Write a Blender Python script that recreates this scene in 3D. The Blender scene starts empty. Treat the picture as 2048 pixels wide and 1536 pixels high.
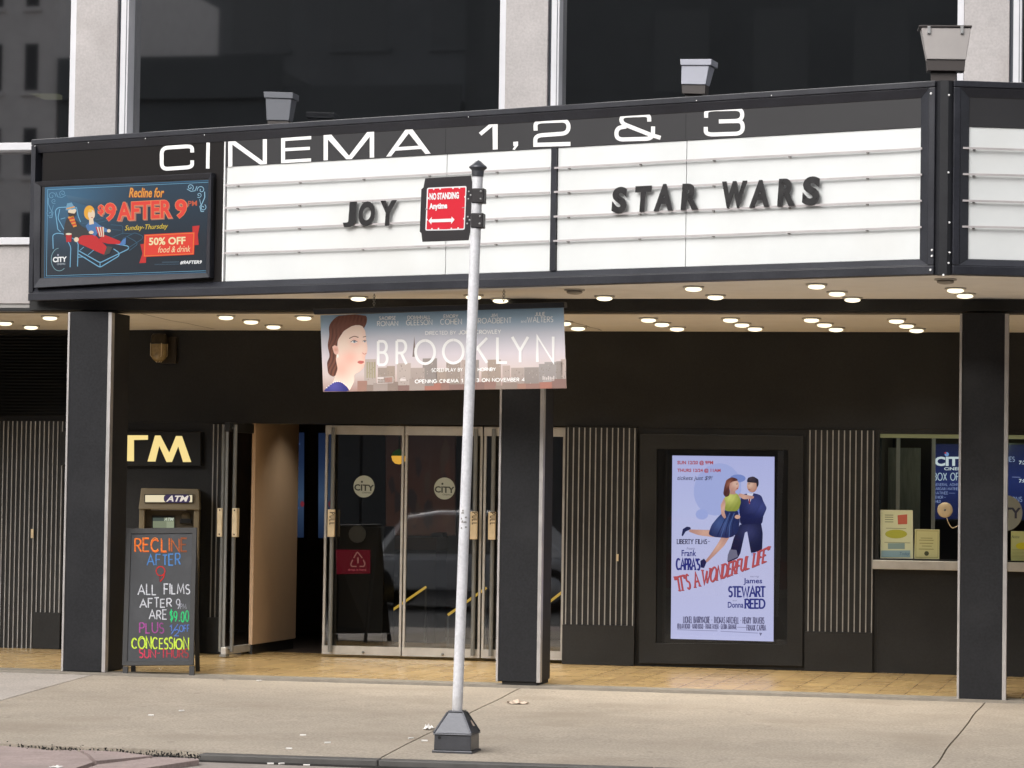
import bpy, math, random
import numpy as np
from mathutils import Vector, Matrix
random.seed(11)
SC = bpy.context.scene
COL = SC.collection

# ------------------------------------------------------------------ camera
FPX, HOR, ROLL, YAW, EYE = 6000.0, 1001.0, 0.0145, -0.2067, 1.6
CAM = np.array([0.0, 0.0, EYE])
def _basis():
    p = math.atan((HOR - 768) / FPX)
    f = np.array([math.sin(YAW) * math.cos(p), math.cos(YAW) * math.cos(p), math.sin(p)])
    r = np.array([math.cos(YAW), -math.sin(YAW), 0.0])
    u = np.cross(r, f)
    c, s = math.cos(ROLL), math.sin(ROLL)
    return r * c + u * s, u * c - r * s, f
RT, UP, FW = _basis()
cam_data = bpy.data.cameras.new('camera')
cam_data.sensor_width = 36.0
cam_data.lens = 36.0 * FPX / 2048
cam_data.clip_start, cam_data.clip_end = 0.1, 3000
cam = bpy.data.objects.new('camera', cam_data)
COL.objects.link(cam)
m = Matrix.Identity(4)
for i in range(3):
    m[i][0], m[i][1], m[i][2], m[i][3] = RT[i], UP[i], -FW[i], CAM[i]
cam.matrix_world = m
SC.camera = cam

# ------------------------------------------------------------------ sky and sun (overcast)
SUN_EL, SUN_AZ = math.radians(37), math.radians(205)      # azimuth from +Y, clockwise: behind the photographer
world = bpy.data.worlds.new('World')
SC.world = world
world.use_nodes = True
wn = world.node_tree
bg = wn.nodes['Background']
sky = wn.nodes.new('ShaderNodeTexSky')
sky.sky_type = 'NISHITA'
sky.sun_disc = False
sky.sun_elevation, sky.sun_rotation = SUN_EL, SUN_AZ
sky.air_density, sky.dust_density = 1.0, 5.0
hs = wn.nodes.new('ShaderNodeHueSaturation')
hs.inputs['Saturation'].default_value = 0.22
wn.links.new(sky.outputs[0], hs.inputs['Color'])
wn.links.new(hs.outputs[0], bg.inputs['Color'])
bg.inputs['Strength'].default_value = 0.15
sd = bpy.data.lights.new('sun', 'SUN')
sd.energy, sd.angle, sd.color = 1.25, math.radians(60), (1.0, 0.97, 0.93)
sun = bpy.data.objects.new('sun', sd)
COL.objects.link(sun)
to_sun = Vector((math.sin(SUN_AZ) * math.cos(SUN_EL), math.cos(SUN_AZ) * math.cos(SUN_EL), math.sin(SUN_EL)))
sun.rotation_euler = to_sun.to_track_quat('Z', 'Y').to_euler()
sun.location = to_sun * 40
vs = SC.view_settings
vs.view_transform, vs.look, vs.gamma, vs.use_curve_mapping = 'Standard', 'None', 1.0, False
vs.exposure = 0.32
SC.cycles.use_denoising = True
SC.cycles.max_bounces = 8
SC.cycles.transparent_max_bounces = 16

# ------------------------------------------------------------------ measuring helpers
Z0 = np.array([0, 0, 1.0])
def ray(px, py):
    return FW * FPX + RT * (px - 1024) - UP * (py - 768)
def hit(px, py, p, n):
    d = ray(px, py)
    return CAM + d * (((np.asarray(p) - CAM) @ n) / (d @ n))
class Frame:
    """a plane in the place: o + ex*u + n*h + ez*w, n looking out of the surface"""
    def __init__(s, o, ex, n, ez):
        s.o, s.ex, s.n, s.ez = [np.asarray(q, float) for q in (o, ex, n, ez)]
    def pt(s, u, h, w):
        return s.o + s.ex * u + s.n * h + s.ez * w
    def px(s, px, py, h=0.0):
        q = hit(px, py, s.o + s.n * h, s.n) - s.o
        return float(q @ s.ex), float(q @ s.ez)
    def at(s, px, py, h=0.0):
        return hit(px, py, s.o + s.n * h, s.n)
def wallframe(Y):
    return Frame((0, Y, 0), (1, 0, 0), (0, -1, 0), (0, 0, 1))
SL, GX = 0.015, 0.003
pole_p = hit(913, 1492, (0, 0, 0), Z0)
XP, YP = pole_p[0], pole_p[1]
SN = np.array([GX, -SL, 1.0])
X0P, Y0P = XP, YP
def zs(x, y):
    return SL * (y - Y0P) - GX * (x - X0P)
def ground(px, py):
    return hit(px, py, (X0P, Y0P, 0), SN)
YC = ground(1040, 1372)[1]            # column fronts / street face of the building
YE = 23.98                            # edge of the tiled floor
def zf(x):
    return zs(x, YE) + 0.022
YB = hit(1123, 1327.6, (XP, YE, zf(XP)), np.array([GX, 0, 1.0]))[1]
def floor_at(px, py):
    return hit(px, py, (X0P, YE, zf(X0P)), np.array([GX, 0, 1.0]))
FC, FB = wallframe(YC), wallframe(YB)
ZBEAM, ZCEIL, ZSOF = 3.165, 3.178, 3.262

# ------------------------------------------------------------------ colours and materials
def lin(c):
    c = c / 255.0
    return c / 12.92 if c <= 0.04045 else ((c + 0.055) / 1.055) ** 2.4
def S(r, g, b):
    return (lin(r), lin(g), lin(b))
MATS = {}
def mat(name, col, rough=0.5, metal=0.0, var=0.0, vs_=4.0, bump=0.0, bs=40.0, spec=0.5, emit=None, es=1.0, streak=None, stain=None, stain_scale=1.5, stain_amt=0.5, fine=0.0):
    mt = bpy.data.materials.new(name)
    mt.use_nodes = True
    nt = mt.node_tree
    b = nt.nodes['Principled BSDF']
    b.inputs['Base Color'].default_value = (*col, 1)
    b.inputs['Roughness'].default_value = rough
    b.inputs['Metallic'].default_value = metal
    b.inputs['Specular IOR Level'].default_value = spec
    geo = nt.nodes.new('ShaderNodeNewGeometry')
    mp = nt.nodes.new('ShaderNodeMapping')
    nt.links.new(geo.outputs['Position'], mp.inputs['Vector'])
    if streak:
        mp.inputs['Scale'].default_value = streak
    last = None
    if var > 0:
        nz = nt.nodes.new('ShaderNodeTexNoise')
        nz.inputs['Scale'].default_value = vs_
        nz.inputs['Detail'].default_value = 8
        nz.inputs['Roughness'].default_value = 0.65
        nt.links.new(mp.outputs[0], nz.inputs['Vector'])
        mr = nt.nodes.new('ShaderNodeMapRange')
        mr.inputs['From Min'].default_value, mr.inputs['From Max'].default_value = 0.25, 0.75
        mr.inputs['To Min'].default_value, mr.inputs['To Max'].default_value = 1 - var, 1 + var
        nt.links.new(nz.outputs['Fac'], mr.inputs['Value'])
        mx = nt.nodes.new('ShaderNodeMix')
        mx.data_type, mx.blend_type = 'RGBA', 'MULTIPLY'
        mx.inputs['Factor'].default_value = 1
        mx.inputs['A'].default_value = (*col, 1)
        nt.links.new(mr.outputs[0], mx.inputs['B'])
        last = mx.outputs['Result']
        # roughness wanders with the same dirt
        rr = nt.nodes.new('ShaderNodeMapRange')
        rr.inputs['To Min'].default_value, rr.inputs['To Max'].default_value = max(0.03, rough - 0.12), min(1, rough + 0.12)
        nt.links.new(nz.outputs['Fac'], rr.inputs['Value'])
        nt.links.new(rr.outputs[0], b.inputs['Roughness'])
    if fine > 0 and last is not None:
        n3 = nt.nodes.new('ShaderNodeTexNoise')
        n3.inputs['Scale'].default_value = 55.0
        n3.inputs['Detail'].default_value = 4
        nt.links.new(geo.outputs['Position'], n3.inputs['Vector'])
        m3 = nt.nodes.new('ShaderNodeMapRange')
        m3.inputs['From Min'].default_value, m3.inputs['From Max'].default_value = 0.3, 0.7
        m3.inputs['To Min'].default_value, m3.inputs['To Max'].default_value = 1 - fine, 1 + fine
        nt.links.new(n3.outputs['Fac'], m3.inputs['Value'])
        x3 = nt.nodes.new('ShaderNodeMix')
        x3.data_type, x3.blend_type = 'RGBA', 'MULTIPLY'
        x3.inputs['Factor'].default_value = 1
        nt.links.new(last, x3.inputs['A'])
        nt.links.new(m3.outputs[0], x3.inputs['B'])
        last = x3.outputs['Result']
    if stain is not None:
        n2 = nt.nodes.new('ShaderNodeTexNoise')
        n2.inputs['Scale'].default_value = stain_scale
        n2.inputs['Detail'].default_value = 6
        nt.links.new(geo.outputs['Position'], n2.inputs['Vector'])
        r2 = nt.nodes.new('ShaderNodeMapRange')
        r2.inputs['From Min'].default_value, r2.inputs['From Max'].default_value = 0.52, 0.72
        r2.inputs['To Max'].default_value = stain_amt
        nt.links.new(n2.outputs['Fac'], r2.inputs['Value'])
        m2 = nt.nodes.new('ShaderNodeMix')
        m2.data_type = 'RGBA'
        nt.links.new(r2.outputs[0], m2.inputs['Factor'])
        if last is not None:
            nt.links.new(last, m2.inputs['A'])
        else:
            m2.inputs['A'].default_value = (*col, 1)
        m2.inputs['B'].default_value = (*stain, 1)
        last = m2.outputs['Result']
    if last is not None:
        nt.links.new(last, b.inputs['Base Color'])
    if bump > 0:
        nb = nt.nodes.new('ShaderNodeTexNoise')
        nb.inputs['Scale'].default_value = bs
        nb.inputs['Detail'].default_value = 5
        nt.links.new(mp.outputs[0], nb.inputs['Vector'])
        bp = nt.nodes.new('ShaderNodeBump')
        bp.inputs['Strength'].default_value = bump
        bp.inputs['Distance'].default_value = 0.01
        nt.links.new(nb.outputs['Fac'], bp.inputs['Height'])
        nt.links.new(bp.outputs[0], b.inputs['Normal'])
    if emit is not None:
        b.inputs['Emission Color'].default_value = (*emit, 1)
        b.inputs['Emission Strength'].default_value = es
    MATS[name] = mt
    return mt
def ink(name, emit=0.0, rough=0.5, spec=0.3):
    """printed colours kept per face"""
    mt = bpy.data.materials.new(name)
    mt.use_nodes = True
    nt = mt.node_tree
    b = nt.nodes['Principled BSDF']
    at = nt.nodes.new('ShaderNodeAttribute')
    at.attribute_name = 'Col'
    b.inputs['Roughness'].default_value = rough
    b.inputs['Specular IOR Level'].default_value = spec
    if emit > 0:
        b.inputs['Base Color'].default_value = (0.02, 0.02, 0.02, 1)
        nt.links.new(at.outputs['Color'], b.inputs['Emission Color'])
        b.inputs['Emission Strength'].default_value = emit
    else:
        nt.links.new(at.outputs['Color'], b.inputs['Base Color'])
    MATS[name] = mt
    return mt
def chalky(mt):
    nt = mt.node_tree
    b = nt.nodes['Principled BSDF']
    src = b.inputs['Base Color'].links[0].from_socket
    geo = nt.nodes.new('ShaderNodeNewGeometry')
    nz = nt.nodes.new('ShaderNodeTexNoise')
    nz.inputs['Scale'].default_value = 70
    nz.inputs['Detail'].default_value = 6
    nt.links.new(geo.outputs['Position'], nz.inputs['Vector'])
    mr = nt.nodes.new('ShaderNodeMapRange')
    mr.inputs['From Min'].default_value, mr.inputs['From Max'].default_value = 0.35, 0.62
    mr.inputs['To Min'].default_value, mr.inputs['To Max'].default_value = 0.55, 1.0
    nt.links.new(nz.outputs['Fac'], mr.inputs['Value'])
    mx = nt.nodes.new('ShaderNodeMix')
    mx.data_type = 'RGBA'
    mx.inputs['A'].default_value = (0.045, 0.046, 0.05, 1)
    nt.links.new(mr.outputs[0], mx.inputs['Factor'])
    nt.links.new(src, mx.inputs['B'])
    nt.links.new(mx.outputs['Result'], b.inputs['Base Color'])
def glass(name, tint=(0.9, 0.93, 0.92), ior=1.5, rough=0.0, extra=0.0):
    mt = bpy.data.materials.new(name)
    mt.use_nodes = True
    nt = mt.node_tree
    nt.nodes.remove(nt.nodes['Principled BSDF'])
    out = nt.nodes['Material Output']
    tr = nt.nodes.new('ShaderNodeBsdfTransparent')
    tr.inputs[0].default_value = (*tint, 1)
    gl = nt.nodes.new('ShaderNodeBsdfGlossy')
    gl.inputs['Roughness'].default_value = rough
    gl.inputs['Color'].default_value = (1, 1, 1, 1)
    fr = nt.nodes.new('ShaderNodeFresnel')
    fr.inputs['IOR'].default_value = ior
    ad = nt.nodes.new('ShaderNodeMath')
    ad.operation = 'ADD'
    ad.inputs[1].default_value = extra
    nt.links.new(fr.outputs[0], ad.inputs[0])
    mx = nt.nodes.new('ShaderNodeMixShader')
    nt.links.new(ad.outputs[0], mx.inputs[0])
    nt.links.new(tr.outputs[0], mx.inputs[1])
    nt.links.new(gl.outputs[0], mx.inputs[2])
    nt.links.new(mx.outputs[0], out.inputs['Surface'])
    MATS[name] = mt
    return mt

mat('stone', (0.43, 0.405, 0.40), 0.85, var=0.14, vs_=3.0, bump=0.15, bs=60, stain=(0.28, 0.25, 0.235), stain_scale=1.3, stain_amt=0.55, fine=0.08)
mat('white_metal', (0.62, 0.62, 0.65), 0.45, var=0.08, vs_=3)
mat('dark_joint', (0.07, 0.08, 0.10), 0.5)
mat('grey_metal', (0.30, 0.29, 0.28), 0.45, var=0.1)
mat('sign_black', (0.014, 0.0145, 0.018), 0.42, var=0.25, vs_=2.5, spec=0.4, fine=0.12)
mat('header_black', (0.022, 0.0215, 0.024), 0.5, var=0.15, vs_=2.0, spec=0.45)
mat('header_brown', (0.009, 0.0075, 0.0075), 0.6, var=0.15, vs_=2.0, spec=0.2)
mat('trim_black', (0.022, 0.023, 0.030), 0.32, var=0.25, vs_=3, spec=0.5, fine=0.15)
mat('acrylic', (0.69, 0.71, 0.71), 0.35, var=0.05, vs_=1.6, stain=(0.62, 0.615, 0.585), stain_scale=0.9, stain_amt=0.5)
mat('rail', (0.44, 0.41, 0.415), 0.35, var=0.15, vs_=6)
mat('letter_white', (0.80, 0.80, 0.80), 0.5)
mat('letter_black', (0.016, 0.015, 0.016), 0.30, spec=0.6, var=0.2, vs_=20)
mat('letter_edge', (0.10, 0.10, 0.105), 0.30, spec=0.6)
mat('column_panel', (0.0155, 0.016, 0.0185), 0.62, var=0.2, vs_=3, bump=0.05, bs=120, spec=0.22, stain=(0.030, 0.030, 0.033), stain_scale=2.2, stain_amt=0.5, fine=0.2)
mat('column_strip', (0.50, 0.48, 0.47), 0.38, metal=0.55, var=0.15, vs_=5)
mat('column_base', (0.012, 0.011, 0.010), 0.8, var=0.4, vs_=20)
mat('wall_black', (0.0195, 0.0196, 0.0200), 0.42, var=0.25, vs_=2.0, spec=0.35, fine=0.15)
mat('case_black', (0.016, 0.016, 0.016), 0.40, var=0.2, vs_=2, spec=0.35)
mat('rib_metal', (0.36, 0.355, 0.35), 0.5, metal=0.4, var=0.2, vs_=8)
mat('plaster', (0.80, 0.77, 0.73), 0.9, var=0.08, vs_=2.0, stain=(0.64, 0.59, 0.53), stain_scale=2.0, stain_amt=0.4)
mat('beam_tan', (0.11, 0.095, 0.075), 0.6, var=0.1)
mat('brass', (0.74, 0.61, 0.41), 0.42, metal=0.2, var=0.12, vs_=10)
mat('bronze', (0.56, 0.54, 0.51), 0.34, metal=0.4, var=0.12, vs_=8)
mat('tube_metal', (0.24, 0.245, 0.24), 0.35, metal=0.5, var=0.1)
mat('kerb_stone', (0.24, 0.215, 0.18), 0.7, var=0.2, vs_=8, bump=0.2)
mat('kerb_steel', (0.10, 0.095, 0.09), 0.6, var=0.3, vs_=6)
mat('asphalt', (0.055, 0.055, 0.058), 0.85, var=0.25, vs_=6, bump=0.4, bs=150, fine=0.3)
mat('gutter', (0.34, 0.30, 0.27), 0.85, var=0.22, vs_=5, bump=0.3, stain=(0.22, 0.18, 0.16), stain_scale=2.5, stain_amt=0.6, fine=0.12)
mat('gutter_pink', (0.38, 0.30, 0.28), 0.85, var=0.22, vs_=5, bump=0.3, stain=(0.25, 0.21, 0.19), stain_scale=2.5, stain_amt=0.6, fine=0.14)
mat('crack', (0.022, 0.020, 0.018), 0.95, var=0.3)
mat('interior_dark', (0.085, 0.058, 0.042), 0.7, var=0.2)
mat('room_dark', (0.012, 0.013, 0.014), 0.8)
mat('lobby_beige', (0.52, 0.36, 0.23), 0.75, var=0.06)
mat('lobby_brown', (0.13, 0.065, 0.038), 0.6, var=0.3, vs_=2)
mat('lobby_floor', (0.06, 0.045, 0.035), 0.35, var=0.2)
mat('pole_paint', (0.74, 0.74, 0.77), 0.5, metal=0.1, var=0.10, vs_=9, stain=(0.40, 0.385, 0.37), stain_scale=5, stain_amt=0.6, fine=0.08)
mat('base_iron', (0.085, 0.088, 0.10), 0.34, metal=0.45, var=0.2, vs_=8, bump=0.12, bs=60, spec=0.6, stain=(0.06, 0.058, 0.056), stain_scale=7)
mat('sign_brown', (0.020, 0.017, 0.019), 0.45, var=0.15, vs_=6)
mat('screw', (0.55, 0.55, 0.55), 0.3, metal=0.8)
mat('wood_black', (0.014, 0.0135, 0.014), 0.6, var=0.3, vs_=10, bump=0.1)
mat('slate', (0.040, 0.042, 0.047), 0.75, var=0.25, vs_=5, stain=(0.065, 0.067, 0.072), stain_scale=5, stain_amt=0.5)
mat('atm_tan', (0.20, 0.165, 0.105), 0.5, var=0.08, vs_=4)
mat('atm_dark', (0.075, 0.058, 0.035), 0.5, var=0.08)
mat('black_plastic', (0.012, 0.012, 0.013), 0.4)
mat('lamp_metal', (0.05, 0.04, 0.028), 0.4, metal=0.5)
mat('lamp_grey', (0.115, 0.122, 0.142), 0.5, var=0.08, vs_=4)
mat('lamp_light_grey', (0.36, 0.37, 0.43), 0.5, var=0.06, vs_=4)
mat('lamp_pewter', (0.36, 0.335, 0.325), 0.55, var=0.08, vs_=4)
mat('lamp_brown', (0.045, 0.037, 0.035), 0.5, var=0.1)
mat('paper', (0.80, 0.78, 0.75), 0.9, var=0.08, vs_=30)
mat('paper_tan', (0.62, 0.50, 0.40), 0.9, var=0.15, vs_=30)
mat('car_silver', (0.78, 0.80, 0.84), 0.25, metal=0.1)
mat('car_red', (0.35, 0.02, 0.02), 0.25)
mat('car_glass', (0.02, 0.025, 0.028), 0.08)
mat('rubber', (0.015, 0.015, 0.015), 0.8)
mat('facade_grey', (0.78, 0.74, 0.73), 0.9, var=0.1)
mat('facade_dark', (0.125, 0.132, 0.138), 0.8, var=0.35, vs_=0.16)
mat('facade_haze', (0.145, 0.152, 0.16), 0.85, var=0.25, vs_=0.2)
mat('facade_mid', (0.10, 0.10, 0.105), 0.8, var=0.2, vs_=0.4)
mat('window_dark', (0.05, 0.05, 0.055), 0.4)
mat('window_dim', (0.121, 0.128, 0.134), 0.5)
mat('lens_on', (0.9, 0.9, 0.9), 0.5, emit=(1.0, 0.90, 0.64), es=1.25)
mat('lens_off', (0.30, 0.28, 0.25), 0.5)
mat('trim_ring', (0.42, 0.39, 0.35), 0.5)
mat('atm_letters', (0.2, 0.18, 0.1), 0.5, emit=S(252, 226, 148), es=0.72)
mat('bulb_amber', (0.3, 0.2, 0.05), 0.4, emit=(1.0, 0.50, 0.06), es=0.9)
mat('shade_green', (0.03, 0.10, 0.03), 0.4, emit=(0.06, 0.20, 0.03), es=0.12)
mat('gold_lit', (0.8, 0.5, 0.1), 0.35, metal=0.6, emit=(1.0, 0.62, 0.10), es=0.55)  # rails emit light to stand in for lamps shining on them
mat('strip_glow', (0.6, 0.6, 0.3), 0.5, emit=(0.85, 0.80, 0.45), es=0.55)
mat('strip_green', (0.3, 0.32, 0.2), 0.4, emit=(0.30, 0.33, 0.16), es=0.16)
mat('curtain', (0.30, 0.30, 0.28), 0.8, var=0.3, vs_=7, streak=(6, 6, 0.6))
mat('amber_glass', (0.32, 0.24, 0.12), 0.18, var=0.3, vs_=30, spec=0.7)
ink('print', 0.0, 0.45)
ink('print_backlit', 0.80, 0.25, 0.4)
ink('print_screen_glow', 0.72, 0.2, 0.4)
ink('print_poster', 0.70, 0.15, 0.4)
chalky(ink('chalk', 0.0, 0.9, 0.1))
glass('door_glass', (0.70, 0.74, 0.74), 1.6, 0.018, 0.12)
glass('upper_glass', (0.12, 0.13, 0.14), 1.5, 0.022, 0.33)
glass('case_glass', (0.88, 0.90, 0.92), 1.45)
glass('booth_glass', (0.80, 0.84, 0.78), 1.5)
glass('jar_glass', (0.75, 0.68, 0.5), 1.5, 0.05, 0.05)

def brick_floor():
    mt = mat('tile_floor', (0.42, 0.26, 0.10), 0.34)
    nt = mt.node_tree
    b = nt.nodes['Principled BSDF']
    geo = nt.nodes.new('ShaderNodeNewGeometry')
    mp = nt.nodes.new('ShaderNodeMapping')
    mp.inputs['Rotation'].default_value = (0, 0, math.radians(90))
    nt.links.new(geo.outputs['Position'], mp.inputs['Vector'])
    br = nt.nodes.new('ShaderNodeTexBrick')
    br.inputs['Color1'].default_value = (0.53, 0.37, 0.165, 1)
    br.inputs['Color2'].default_value = (0.45, 0.31, 0.145, 1)
    br.inputs['Mortar'].default_value = (0.27, 0.175, 0.085, 1)
    br.inputs['Scale'].default_value = 1.0
    br.inputs['Mortar Size'].default_value = 0.006
    br.inputs['Brick Width'].default_value = 0.46
    br.inputs['Row Height'].default_value = 0.23
    nt.links.new(mp.outputs[0], br.inputs['Vector'])
    nz = nt.nodes.new('ShaderNodeTexNoise')
    nz.inputs['Scale'].default_value = 3.5
    nz.inputs['Detail'].default_value = 7
    nt.links.new(geo.outputs['Position'], nz.inputs['Vector'])
    mr = nt.nodes.new('ShaderNodeMapRange')
    mr.inputs['From Min'].default_value, mr.inputs['From Max'].default_value = 0.3, 0.7
    mr.inputs['To Min'].default_value, mr.inputs['To Max'].default_value = 0.9, 1.08
    nt.links.new(nz.outputs['Fac'], mr.inputs['Value'])
    mx = nt.nodes.new('ShaderNodeMix')
    mx.data_type, mx.blend_type = 'RGBA', 'MULTIPLY'
    mx.inputs['Factor'].default_value = 1
    nt.links.new(br.outputs['Color'], mx.inputs['A'])
    nt.links.new(mr.outputs[0], mx.inputs['B'])
    nt.links.new(mx.outputs['Result'], b.inputs['Base Color'])
    r2 = nt.nodes.new('ShaderNodeMapRange')
    r2.inputs['To Min'].default_value, r2.inputs['To Max'].default_value = 0.22, 0.34
    nt.links.new(nz.outputs['Fac'], r2.inputs['Value'])
    nt.links.new(r2.outputs[0], b.inputs['Roughness'])
brick_floor()
def sidewalk_mat(name, base, stain):
    """broom-finished concrete with gum spots and grime"""
    mt = mat(name, base, 0.85, var=0.14, vs_=1.6, bump=0.25, bs=90, stain=stain, stain_scale=0.9, stain_amt=0.6, fine=0.24)
    nt = mt.node_tree
    b = nt.nodes['Principled BSDF']
    src = b.inputs['Base Color'].links[0].from_socket
    geo = nt.nodes.new('ShaderNodeNewGeometry')
    vo = nt.nodes.new('ShaderNodeTexVoronoi')
    vo.inputs['Scale'].default_value = 2.6
    vo.inputs['Randomness'].default_value = 1.0
    nt.links.new(geo.outputs['Position'], vo.inputs['Vector'])
    lt = nt.nodes.new('ShaderNodeMapRange')
    lt.inputs['From Min'].default_value, lt.inputs['From Max'].default_value = 0.055, 0.075
    lt.inputs['To Min'].default_value, lt.inputs['To Max'].default_value = 0.6, 0.0
    nt.links.new(vo.outputs['Distance'], lt.inputs['Value'])
    mx = nt.nodes.new('ShaderNodeMix')
    mx.data_type = 'RGBA'
    nt.links.new(lt.outputs[0], mx.inputs['Factor'])
    nt.links.new(src, mx.inputs['A'])
    mx.inputs['B'].default_value = (0.20, 0.17, 0.145, 1)
    nt.links.new(mx.outputs['Result'], b.inputs['Base Color'])
sidewalk_mat('sidewalk', (0.395, 0.34, 0.275), (0.29, 0.24, 0.185))
sidewalk_mat('sidewalk_pale', (0.44, 0.395, 0.355), (0.35, 0.30, 0.265))

# ------------------------------------------------------------------ mesh builder
WL = {}                               # world location of each object
class MB:
    def __init__(s):
        s.v, s.f, s.m, s.c, s.sm = [], [], [], [], []
        s.col = False
    def add(s, vs, fs, mi=0, col=None, smooth=False):
        o = len(s.v)
        s.v += [tuple(float(x) for x in q) for q in vs]
        for f in fs:
            s.f.append([o + i for i in f]); s.m.append(mi); s.sm.append(smooth)
            if col is not None and not isinstance(col[0], (tuple, list)):
                s.c.append([col] * len(f))
            elif col is not None:
                s.c.append([col[i] for i in f])
            else:
                s.c.append([(0.5, 0.5, 0.5)] * len(f))
        if col is not None: s.col = True
        return s
    def hexa(s, p, mi=0):             # 8 points: bottom ring then top ring
        return s.add(p, [(3, 2, 1, 0), (4, 5, 6, 7), (0, 1, 5, 4), (1, 2, 6, 5), (2, 3, 7, 6), (3, 0, 4, 7)], mi)
    def box(s, x0, x1, y0, y1, z0, z1, mi=0):
        return s.hexa([(x0, y0, z0), (x1, y0, z0), (x1, y1, z0), (x0, y1, z0), (x0, y0, z1), (x1, y0, z1), (x1, y1, z1), (x0, y1, z1)], mi)
    def fbox(s, fr, u0, u1, h0, h1, w0, w1, mi=0):
        P = fr.pt
        return s.hexa([P(u0, h1, w0), P(u1, h1, w0), P(u1, h0, w0), P(u0, h0, w0), P(u0, h1, w1), P(u1, h1, w1), P(u1, h0, w1), P(u0, h0, w1)], mi)
    def prism(s, pts, vec, mi=0):
        n = len(pts)
        a = [np.asarray(p, float) for p in pts]
        b = [p + np.asarray(vec, float) for p in a]
        fs = [list(range(n)), list(range(2 * n - 1, n - 1, -1))]
        fs += [(i, i + n, (i + 1) % n + n, (i + 1) % n) for i in range(n)]
        return s.add(a + b, fs, mi)
    def tube(s, pts, r, seg=10, mi=0, caps=True):
        pts = [np.asarray(p, float) for p in pts]
        rs = r if isinstance(r, (list, tuple)) else [r] * len(pts)
        vs, fs = [], []
        for i, p in enumerate(pts):
            t = pts[min(i + 1, len(pts) - 1)] - pts[max(i - 1, 0)]
            t = t / np.linalg.norm(t)
            a = np.cross(t, (0, 0, 1.0) if abs(t[2]) < 0.9 else (1.0, 0, 0)); a /= np.linalg.norm(a)
            b = np.cross(t, a)
            vs += [p + (a * math.cos(2 * math.pi * k / seg) + b * math.sin(2 * math.pi * k / seg)) * rs[i] for k in range(seg)]
        for i in range(len(pts) - 1):
            for k in range(seg):
                fs.append((i * seg + k, i * seg + (k + 1) % seg, (i + 1) * seg + (k + 1) % seg, (i + 1) * seg + k))
        s.add(vs, fs, mi, smooth=True)
        if caps:
            s.add(vs[:seg], [list(range(seg))], mi); s.add(vs[-seg:], [list(range(seg))[::-1]], mi)
        return s
    def lathe(s, prof, c, seg=20, mi=0, ax=(0, 0, 1), smooth=True):
        ax = np.asarray(ax, float); a = np.cross(ax, (0, 1.0, 0) if abs(ax[1]) < 0.9 else (1.0, 0, 0)); a /= np.linalg.norm(a); b = np.cross(ax, a)
        c = np.asarray(c, float)
        vs = [c + ax * z + (a * math.cos(2 * math.pi * k / seg) + b * math.sin(2 * math.pi * k / seg)) * r for r, z in prof for k in range(seg)]
        fs = [(i * seg + k, i * seg + (k + 1) % seg, (i + 1) * seg + (k + 1) % seg, (i + 1) * seg + k) for i in range(len(prof) - 1) for k in range(seg)]
        s.add(vs, fs, mi, smooth=smooth)
        for i in (0, len(prof) - 1):
            if prof[i][0] > 1e-5: s.add(vs[i * seg:(i + 1) * seg], [list(range(seg))], mi)
        return s
    def build(s, name, mats, parent=None, loc=None, bevel=0.0):
        base = np.array(WL[parent.name]) if parent else np.array(loc if loc is not None else (0, 0, 0), float)
        me = bpy.data.meshes.new(name)
        me.from_pydata([tuple(np.asarray(q) - base) for q in s.v], [], s.f)
        mats = mats if isinstance(mats, (list, tuple)) else [mats]
        for q in mats: me.materials.append(MATS[q])
        me.polygons.foreach_set('material_index', s.m)
        me.polygons.foreach_set('use_smooth', s.sm)
        if s.col:
            at = me.color_attributes.new('Col', 'FLOAT_COLOR', 'CORNER')
            flat = [x for f in s.c for c in f for x in (*c[:3], 1.0)]
            at.data.foreach_set('color', flat)
        me.update()
        o = bpy.data.objects.new(name, me)
        COL.objects.link(o)
        if parent: o.parent = parent
        else: o.location = base
        WL[o.name] = tuple(base)
        if bevel:
            bv = o.modifiers.new('bevel', 'BEVEL'); bv.width = bevel; bv.segments = 2; bv.limit_method = 'ANGLE'
        return o
def tag(o, label, cat, group=None, kind=None):
    if label: o['label'] = label
    if cat: o['category'] = cat
    if group: o['group'] = group
    if kind: o['kind'] = kind
    return o
def thing(name, label, cat, loc, group=None):
    o = bpy.data.objects.new(name, None)
    o.empty_display_size = 0.2
    o.location = loc
    COL.objects.link(o)
    WL[o.name] = tuple(float(x) for x in loc)
    return tag(o, label, cat, group)

# ------------------------------------------------------------------ lettering
_tc = {}
def font_mesh(body, bold=0.0, shear=0.0, spacing=1.0, res=3):
    k = (body, bold, shear, spacing)
    if k not in _tc:
        cu = bpy.data.curves.new('t', 'FONT')
        cu.body, cu.offset, cu.shear, cu.space_character, cu.resolution_u = body, bold, shear, spacing, res
        ob = bpy.data.objects.new('t', cu)
        COL.objects.link(ob)
        dg = bpy.context.evaluated_depsgraph_get()
        me = bpy.data.meshes.new_from_object(ob.evaluated_get(dg))
        v = [(q.co.x, q.co.y) for q in me.vertices]
        f = [list(p.vertices) for p in me.polygons]
        bpy.data.objects.remove(ob); bpy.data.curves.remove(cu); bpy.data.meshes.remove(me)
        xs, ys = [q[0] for q in v], [q[1] for q in v]
        x0, x1, y0, y1 = min(xs), max(xs), min(ys), max(ys)
        _tc[k] = ([((a - x0) / (x1 - x0), (b - y0) / (y1 - y0)) for a, b in v], f)
    return _tc[k]
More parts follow.
